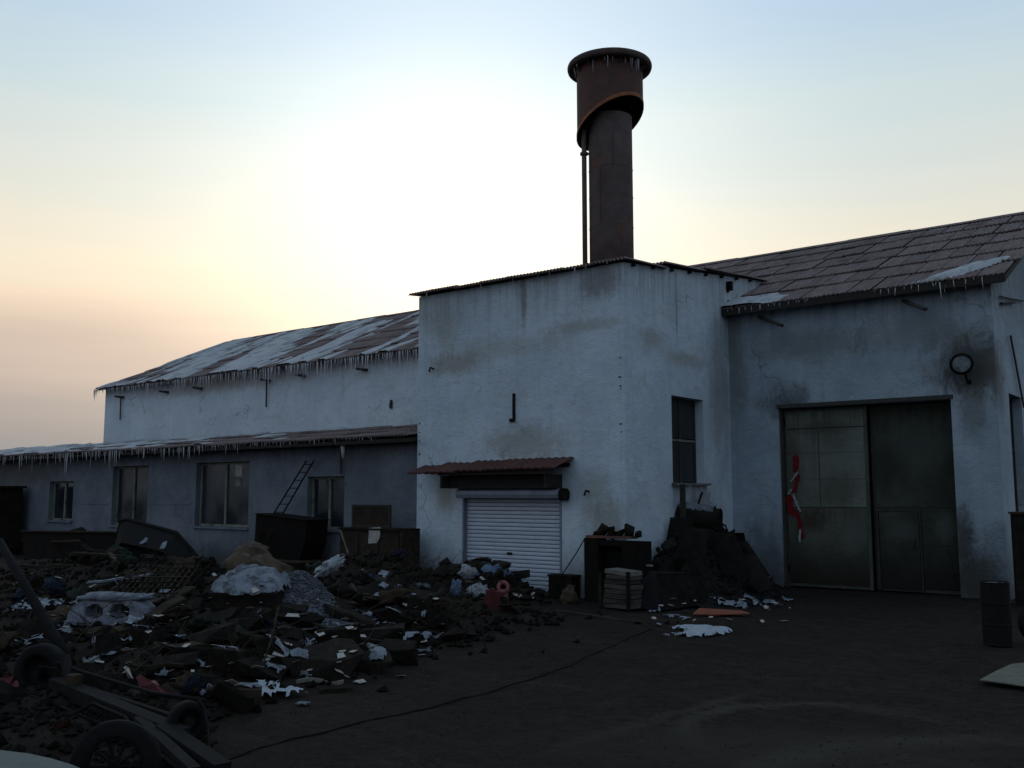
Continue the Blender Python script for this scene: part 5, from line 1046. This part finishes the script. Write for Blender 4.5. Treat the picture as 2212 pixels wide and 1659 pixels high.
# ------------------------------------------------------------------ ground scraps by the gate, right edge
q = G(1556, 1328); solo('orange_sheet', MB().prism([(-.50, -.10, .03), (-.1, -.20, .02), (.48, -.16, .015), (.40, .10, .03), (.0, .17, .06), (-.35, .08, .10)], (0, 0, .02)), M['orange'], 'faded orange sheet lying on the ground before the hopper', 'sheet', q, (0, R(-2), YAW))
bp = G(2147, 1396); br = thing('oil_drum', 'narrow dark steel drum standing at the right edge of the yard', 'drum', bp + Vector((.02, .16, 0))); br.scale = (.66, .66, 1.0)
part('shell', MB().lathe([(0, 0), (.285, 0), (.295, .015), (.285, .03), (.285, .27), (.298, .29), (.285, .31), (.285, .56), (.298, .58), (.285, .60), (.285, .85), (.295, .87), (.27, .875), (.265, .85), (0, .845)], 30), M['black'], br)
part('snow_film', MB().lathe([(.255, .847), (.2, .862), (0, .866)], 20), M['gravel'], br, sm=True); part('bung', MB().lathe([(0, .875), (.03, .875), (.035, .848)], 10, Matrix.Translation((.12, -.1, 0))), M['dark'], br)
q = G(2215, 1392); ty = thing('old_tyre', 'black worn tyre leaning at the right edge beside the oil drum', 'tyre', q + Vector((.25, .2, .26)))
def tyre_prof(r, w): return [(r * .62, -w * .42), (r * .70, -w * .5), (r * .93, -w * .46), (r, -w * .3), (r, w * .3), (r * .93, w * .46), (r * .70, w * .5), (r * .62, w * .42), (r * .62, -w * .42)]
part('carcass', MB().lathe(tyre_prof(.36, .2), 28, Matrix.Rotation(R(50), 4, 'X') @ Matrix.Rotation(R(20), 4, 'Y')), M['black'], ty, sm=True)
part('bead', MB().lathe([(.22, -.09), (.235, -.10), (.235, .10), (.22, .09)], 28, Matrix.Rotation(R(50), 4, 'X') @ Matrix.Rotation(R(20), 4, 'Y')), M['black'], ty, sm=True)
q = [G(x, y, .03) for x, y in ((2117, 1470), (2150, 1452), (2185, 1436), (2240, 1430), (2290, 1470), (2230, 1486), (2160, 1476))]
qc = G(2190, 1460); solo('khaki_sheet', MB().prism([v - qc for v in q], (0, 0, .012)), M['khaki'], 'pale khaki board lying on the ground at the right edge', 'board', qc)
p0 = PY(2182, 1107, 20.6); cbn = thing('steel_locker', 'dark steel locker by the right gable beyond the oil drum', 'locker', (p0.x, 20.6, 0))
part('body', MB().box((0, 0, 0), (.9, .6, p0.z - .03)), M['dark'], cbn); part('top', MB().box((-.03, -.03, p0.z - .028), (.93, .63, p0.z + .01)), M['board'], cbn); part('door', MB().box((.04, -.02, .1), (.86, -.002, p0.z - .1)), M['dark'], cbn)
q = G(2090, 1284); 
# long hose across the yard
hp_ = [G(x, y, .014) for x, y in ((470, 1640), (560, 1612), (700, 1580), (860, 1540), (1000, 1503), (1120, 1470), (1220, 1436), (1300, 1400), (1360, 1372), (1425, 1350))]
pts = []
for i in range(len(hp_) - 1):
    for k in range(4):
        v = hp_[i].lerp(hp_[i + 1], k / 4); v = v + Vector((.02 * noise.noise(Vector((i + k * .25, 0, 0))), .02 * noise.noise(Vector((i + k * .25, 5, 0))), 0)); v.z = ground_h(v.x, v.y) + .009; pts.append(v)
solo('ground_hose', MB().tube(pts, .009, 6), M['black'], 'long thin black hose snaking across the yard to the board stack', 'hose')

# red plastic scraps
def cloth(name, poly, d, m, label, seed, cat='sheet'):
    q_ = [PD(x, y, d + .12 * noise.noise(Vector((x * .05, y * .05, seed)))) for x, y in poly]; c_ = sum(q_, Vector()) / len(q_)
    mb_ = MB(); n_ = len(q_); cc = Vector((0, 0, .05)) - FW * .06; vs_ = [v - c_ for v in q_] + [cc]; mb_.add(vs_, [(i, (i + 1) % n_, n_) for i in range(n_)]); mb_.add([v + FW * .05 - Vector((0, 0, .03)) for v in vs_], [((i + 1) % n_, i, n_) for i in range(n_)])
    bm = [(i, (i + 1) % n_, n_ + 1 + (i + 1) % n_, n_ + 1 + i) for i in range(n_)]; mb_.f += bm
    return solo(name, mb_, m, label, cat, c_)
dd = lambda x, y: (T(x, y) - EYE).dot(FW)
cloth('red_plastic', [(293, 1462), (303, 1456), (312, 1462), (322, 1471), (335, 1470), (345, 1482), (352, 1490), (372, 1497), (392, 1504), (372, 1503), (352, 1500), (330, 1496), (302, 1484)], dd(340, 1500) - .12, M['red'], 'torn pink red plastic sheet lying in the rubble at the lower left', 1)
cloth('red_plastic', [(0, 1466), (18, 1457), (30, 1461), (20, 1478), (8, 1490), (-10, 1488), (-10, 1470)], dd(10, 1490) - .1, M['red'], 'red plastic scrap left of the big cart tyre', 2)
cloth('red_plastic', [(26, 1488), (34, 1468), (37, 1490), (32, 1500)], dd(32, 1500) - .1, M['red'], 'small red plastic strip touching the big cart tyre', 3)
cloth('white_strip', [(267, 1441), (274, 1439), (285, 1465), (277, 1466)], dd(276, 1465) - .15, M['paper'], 'narrow white strip standing in the rubble above the red plastic', 4, 'strip')
q = PD(194, 1433, dd(194, 1440) - .08); bt = thing('glass_bottle', 'green glass bottle lying in the rubble right of the big tyre', 'bottle', q, YAW)
part('body', MB().lathe([(0, -.12), (.04, -.12), (.042, .05), (.016, .10), (.015, .16), (0, .16)], 14, Matrix.Rotation(R(-100), 4, 'Y')), M['green'], bt, sm=True); part('neck_ring', MB().lathe([(.016, .15), (.02, .15), (.02, .17), (.012, .17)], 12, Matrix.Rotation(R(-100), 4, 'Y')), M['green'], bt)
q = G(505, 1524); st_ = solo('timber_block', MB().box((-.28, -.1, 0), (.27, .14, .17), taper=.01), M['wood'], 'dark squared timber end lying on the earth at the foot of the heap', 'timber', q, (0, R(3), YAW + R(14)))

# ------------------------------------------------------------------ snow lying in scraps (draped over what is underneath)
bpy.context.view_layer.update(); dg = bpy.context.evaluated_depsgraph_get()
def cast(px, py):
    ok, loc, nrm_, idx, ob, mt = scene.ray_cast(dg, EYE, ray(px, py).normalized(), distance=80)
    return loc if ok else T(px, py)
def drape(px, py, w, d, seed, label, group=None, th=.035, res=.035, rag=.75, name='snow_patch', m=None):
    c = cast(px, py); n1, n2 = max(7, int(w / res)), max(7, int(d / res)); fx, fy = RT, Vector((-math.sin(YAW), math.cos(YAW), 0)); grid = {}; mb = MB()
    for i in range(n1 + 1):
        for j in range(n2 + 1):
            u, v = -1 + 2 * i / n1, -1 + 2 * j / n2
            k = 1 - (u * u + v * v) + rag * noise.noise(Vector((u * 2.2, v * 2.2, seed * 1.7))) + rag * .33 * noise.noise(Vector((u * w * 7, v * d * 7, seed)))
            if k < .15: continue
            p = c + fx * (u * w / 2) + fy * (v * d / 2)
            ok, loc, _, _, _, _ = scene.ray_cast(dg, Vector((p.x, p.y, c.z + .35)), Vector((0, 0, -1)), distance=2)
            if not ok or abs(loc.z - c.z) > .30: continue
            grid[(i, j)] = len(mb.v); mb.v.append(Vector((p.x, p.y, loc.z + .004 + th * min(1, (k - .15) * 2.5))) - c)
    for i in range(n1):
        for j in range(n2):
            ks = [(i, j), (i + 1, j), (i + 1, j + 1), (i, j + 1)]
            if all(k in grid for k in ks):
                zs = [mb.v[grid[k]].z for k in ks]
                if max(zs) - min(zs) < .05: mb.f.append(tuple(grid[k] for k in ks))
    own = list(range(len(mb.v)))                                    # keep the largest connected piece only
    def root_(i):
        while own[i] != i: own[i] = own[own[i]]; i = own[i]
        return i
    for f in mb.f:
        for q in f[1:]: own[root_(q)] = root_(f[0])
    cnt = {}
    for f in mb.f: cnt[root_(f[0])] = cnt.get(root_(f[0]), 0) + 1
    if not cnt: return None
    big_ = max(cnt, key=cnt.get); mb.f = [f for f in mb.f if root_(f[0]) == big_]
    if len(mb.f) < 3: return None
    used = sorted({q for f in mb.f for q in f}); ren = {q: n_ for n_, q in enumerate(used)}; mb.v = [mb.v[q] for q in used]; mb.f = [tuple(ren[q] for q in f) for f in mb.f]
    return solo(name, mb, m or M['snow'], label, 'snow', c, group=group, sm=True)
SG = 'snow scraps on the rubble heap'; SLAB = 'small scrap of snow caught between the dark slabs of the rubble heap'
drape(1520, 1366, 1.0, 1.15, 3, 'bright white snow patch alone on the dark yard before the gate', th=.06, rag=1.05, m=M['bright_snow'])
drape(585, 1492, .75, .55, 5, 'snow patch on the earth along the front foot of the rubble heap', th=.08, rag=.9, m=M['bright_snow'])
drape(535, 1482, .45, .3, 6, 'thin snow tongue left of the snow patch at the heap foot', th=.03)
drape(655, 1524, .2, .2, 7, 'tiny snow spot on open earth below the rubble heap', th=.03)
for i, (px, py, w, d, lab) in enumerate(((75, 1308, .9, .9, 'snow lying under the cart draw pole at the far left'), (105, 1362, .9, .5, 'long strip of snow just above the big cart tyre'), (60, 1362, .6, .35, 'snow strip left of the cart pole above the tyre'), (170, 1375, .5, .4, 'bright snow corner right of the cart pole'), (262, 1367, 1.0, .4, 'snow band below the hollow block'), (212, 1375, .55, .4, 'snow between two dark stumps below the hollow block'), (160, 1332, .9, .6, 'grey snow sheet left of the hollow block'), (285, 1345, .8, .35, 'snow lying right of the hollow block'), (355, 1280, .9, .5, 'thin snow under the bars of the steel grid'), (160, 1300, .8, .5, 'grey snow smear behind the hollow block'), (25, 1262, .8, .3, 'snow line at the left edge below the cart pole top'))):
    drape(px, py, w, d, 20 + i, lab, th=.05, rag=.9, res=.04)
small = [(402, 1352, .28, .2), (395, 1365, .3, .12), (310, 1390, .28, .3), (278, 1398, .25, .2), (430, 1437, .35, .14), (660, 1388, .22, .2), (590, 1417, .3, .3), (640, 1415, .35, .25), (655, 1382, .12, .2), (680, 1385, .3, .2),
         (735, 1228, .2, .15), (797, 1315, .18, .3), (812, 1305, .14, .12), (828, 1267, .16, .14), (830, 1242, .3, .2), (838, 1338, .35, .35), (852, 1330, .3, .25), (822, 1352, .2, .25), (860, 1300, .15, .12), (890, 1373, .28, .2), (912, 1383, .35, .16), (920, 1375, .25, .15), (815, 1415, .22, .5),
         (805, 1400, .2, .2), (560, 1330, .1, .14), (610, 1452, .5, .14), (655, 1445, .4, .12), (780, 1235, .16, .12), (905, 1262, .2, .12), (895, 1305, .12, .2), (945, 1380, .3, .12), (915, 1330, .1, .1), (360, 1408, .14, .1), (250, 1262, .12, .12), (303, 1262, .2, .1), (445, 1497, .15, .15), (350, 1465, .2, .15), (460, 1452, .3, .1), (500, 1405, .2, .12), (720, 1350, .2, .12), (770, 1370, .2, .12), (305, 1178, .3, .2), (352, 1182, .2, .2)]
for i, (px, py, w, d) in enumerate(small): drape(px, py, w * 1.0, d * 1.3, 60 + i, ('wider' if w > .24 else 'small') + ' snow scrap in the rubble ' + place_of(cast(px, py)), SG, .035, .022, .8)
SG2 = 'snow crumbs on the ground before the hopper'
for i, (px, py, w, d) in enumerate(((1385, 1317, .3, .4), (1410, 1324, .35, .25), (1450, 1333, .3, .3), (1480, 1338, .25, .2), (1565, 1305, .5, .3), (1598, 1308, .35, .35), (1625, 1295, .4, .4), (1660, 1300, .3, .3), (1700, 1298, .3, .3), (1680, 1310, .2, .2), (1422, 1353, .15, .15), (1440, 1375, .12, .1))):
    drape(px, py, w, d, 130 + i, 'crumb of snow on the ground along the hopper and coal heap', SG2, .04, .03, 1.0)
# ------------------------------------------------------------------ cart and wheels in the left foreground
ct = thing('hand_cart', 'black wrecked cart with tyre, spoked wheel and long draw pole at the lower left', 'cart', (-8.2, 4.6, 0))
co = ct.location.copy()
def wheel(px, py, d, r, w, yaw, spokes, m, tilt=0):
    c = PD(px, py, d) - co; Mw = Matrix.Translation(c) @ Matrix.Rotation(yaw, 4, 'Z') @ Matrix.Rotation(R(90) + tilt, 4, 'X')
    ty_ = part('wheel', MB().lathe(tyre_prof(r, w), 32, Mw), M['black'], ct, sm=True)
    part('rim', MB().lathe([(r * .60, -w * .38), (r * .64, -w * .44), (r * .64, w * .44), (r * .60, w * .38)], 28, Mw), m, ct, sm=True, sub=ty_)
    if spokes:
        for k in range(spokes):
            a = 2 * math.pi * k / spokes; part('spoke', MB().tube([Mw @ Vector((.03 * math.cos(a), .03 * math.sin(a), 0)), Mw @ Vector((r * .62 * math.cos(a), r * .62 * math.sin(a), 0))], .014, 5), m, ct, sub=ty_)
    else: part('disc', MB().lathe([(0, -.03), (r * .3, -.03), (r * .36, -.045), (r * .4, -.02), (r * .61, -.015)], 24, Mw), m, ct, sm=True, sub=ty_)
    part('hub', MB().lathe([(0, -w * .6), (.04, -w * .6), (.045, w * .6), (0, w * .6)], 12, Mw), m, ct, sub=ty_)
    return c
c1 = wheel(90, 1453, 9.6, .285, .16, YAW + R(-12), 0, M['black'])
c2 = wheel(404, 1557, 8.15, .165, .13, YAW + R(38), 0, M['black'])
c3 = wheel(250, 1655, 7.3, .34, .08, YAW + R(4), 10, M['black'])
def beam(pa, pb, da, db, w, h, name, m): 
    a, b = PD(*pa, da) - co, PD(*pb, db) - co; d_ = (b - a); q_ = d_.to_track_quat('X', 'Z').to_matrix().to_4x4()
    return part(name, MB().box((0, -w / 2, -h / 2), (d_.length, w / 2, h / 2), Matrix.Translation(a) @ q_), m, ct)
beam((120, 1478), (395, 1592), 9.3, 7.9, .14, .13, 'chassis_beam', M['black']); beam((352, 1580), (480, 1668), 8.0, 7.2, .14, .13, 'chassis_beam', M['black'])
beam((95, 1458), (405, 1560), 9.7, 8.25, .05, .05, 'axle', M['black']); beam((300, 1560), (420, 1672), 8.2, 7.1, .09, .10, 'chassis_beam', M['black'])
part('draw_pole', MB().tube([PD(-2, 1168, 10.6) - co, PD(60, 1275, 10.2) - co, PD(112, 1365, 9.9) - co, PD(152, 1435, 9.6) - co], .046, 9, .06), M['black'], ct, sm=True)
part('cross_member', MB().tube([PD(140, 1420, 9.5) - co, PD(155, 1490, 9.2) - co], .05, 7), M['black'], ct)
for pts_ in (((95, 1420, 9.6), (180, 1452, 9.3), (330, 1496, 8.7), (440, 1512, 8.2)), ((60, 1500, 9.2), (140, 1530, 8.8), (230, 1570, 8.2)), ((300, 1600, 7.8), (360, 1640, 7.4), (420, 1690, 7.0)), ((150, 1545, 8.3), (200, 1520, 8.6), (270, 1548, 8.3), (300, 1590, 7.9))):
    part('bent_rod', MB().tube([PD(*q_) - co for q_ in pts_], .016, 6), M['black'], ct, sm=True)
part('bracket', MB().box((-.06, -.05, -.09), (.06, .05, .09), Matrix.Translation(PD(160, 1478, 9.1) - co)), M['wood'], ct)
cab = [PD(430, 1512, 8.2), PD(441, 1530, 8.15), PD(449, 1570, 8.0), PD(452, 1610, 7.8), PD(447, 1650, 7.4)]; solo('loose_cable', MB().tube(cab, .011, 6), M['black'], 'thin cable dangling past the small cart wheel', 'cable', sm=True)
q = [G(x, y, .12) for x, y in ((-300, 1608), (-80, 1622), (0, 1629), (60, 1636), (110, 1647), (155, 1661), (200, 1680), (240, 1710), (230, 1780), (-300, 1780))]
qc = G(0, 1690); solo('pale_panel', MB().prism([v - qc for v in q], (0, 0, .03)), M['pale_panel'], 'pale curved panel at the bottom left corner of the yard', 'panel', qc)
# pale litter too small to count
mb = MB()
for i in range(150):
    k = rr.random()
    px, py = (rr.uniform(20, 980), rr.uniform(1240, 1480)) if k < .62 else ((rr.uniform(980, 1180), rr.uniform(1250, 1310)) if k < .75 else (rr.uniform(1380, 1750), rr.uniform(1292, 1345)))
    p = cast(px, py); s = rr.uniform(.015, .05); a = rr.uniform(0, 6.28); e1 = Vector((math.cos(a), math.sin(a), rr.uniform(-.4, .4))) * s * rr.uniform(1, 2.2); e2 = Vector((-math.sin(a), math.cos(a), rr.uniform(-.3, .6))) * s
    p = p + Vector((0, 0, .02)); mb.prism([p - e1 - e2, p + e1 - e2 * .6, p + e1 * .8 + e2, p - e1 * .7 + e2 * .8], (0, 0, .004))
solo('litter', mb, M['paper'], 'pale scraps of paper and plastic strewn over the scrap', kind='stuff')
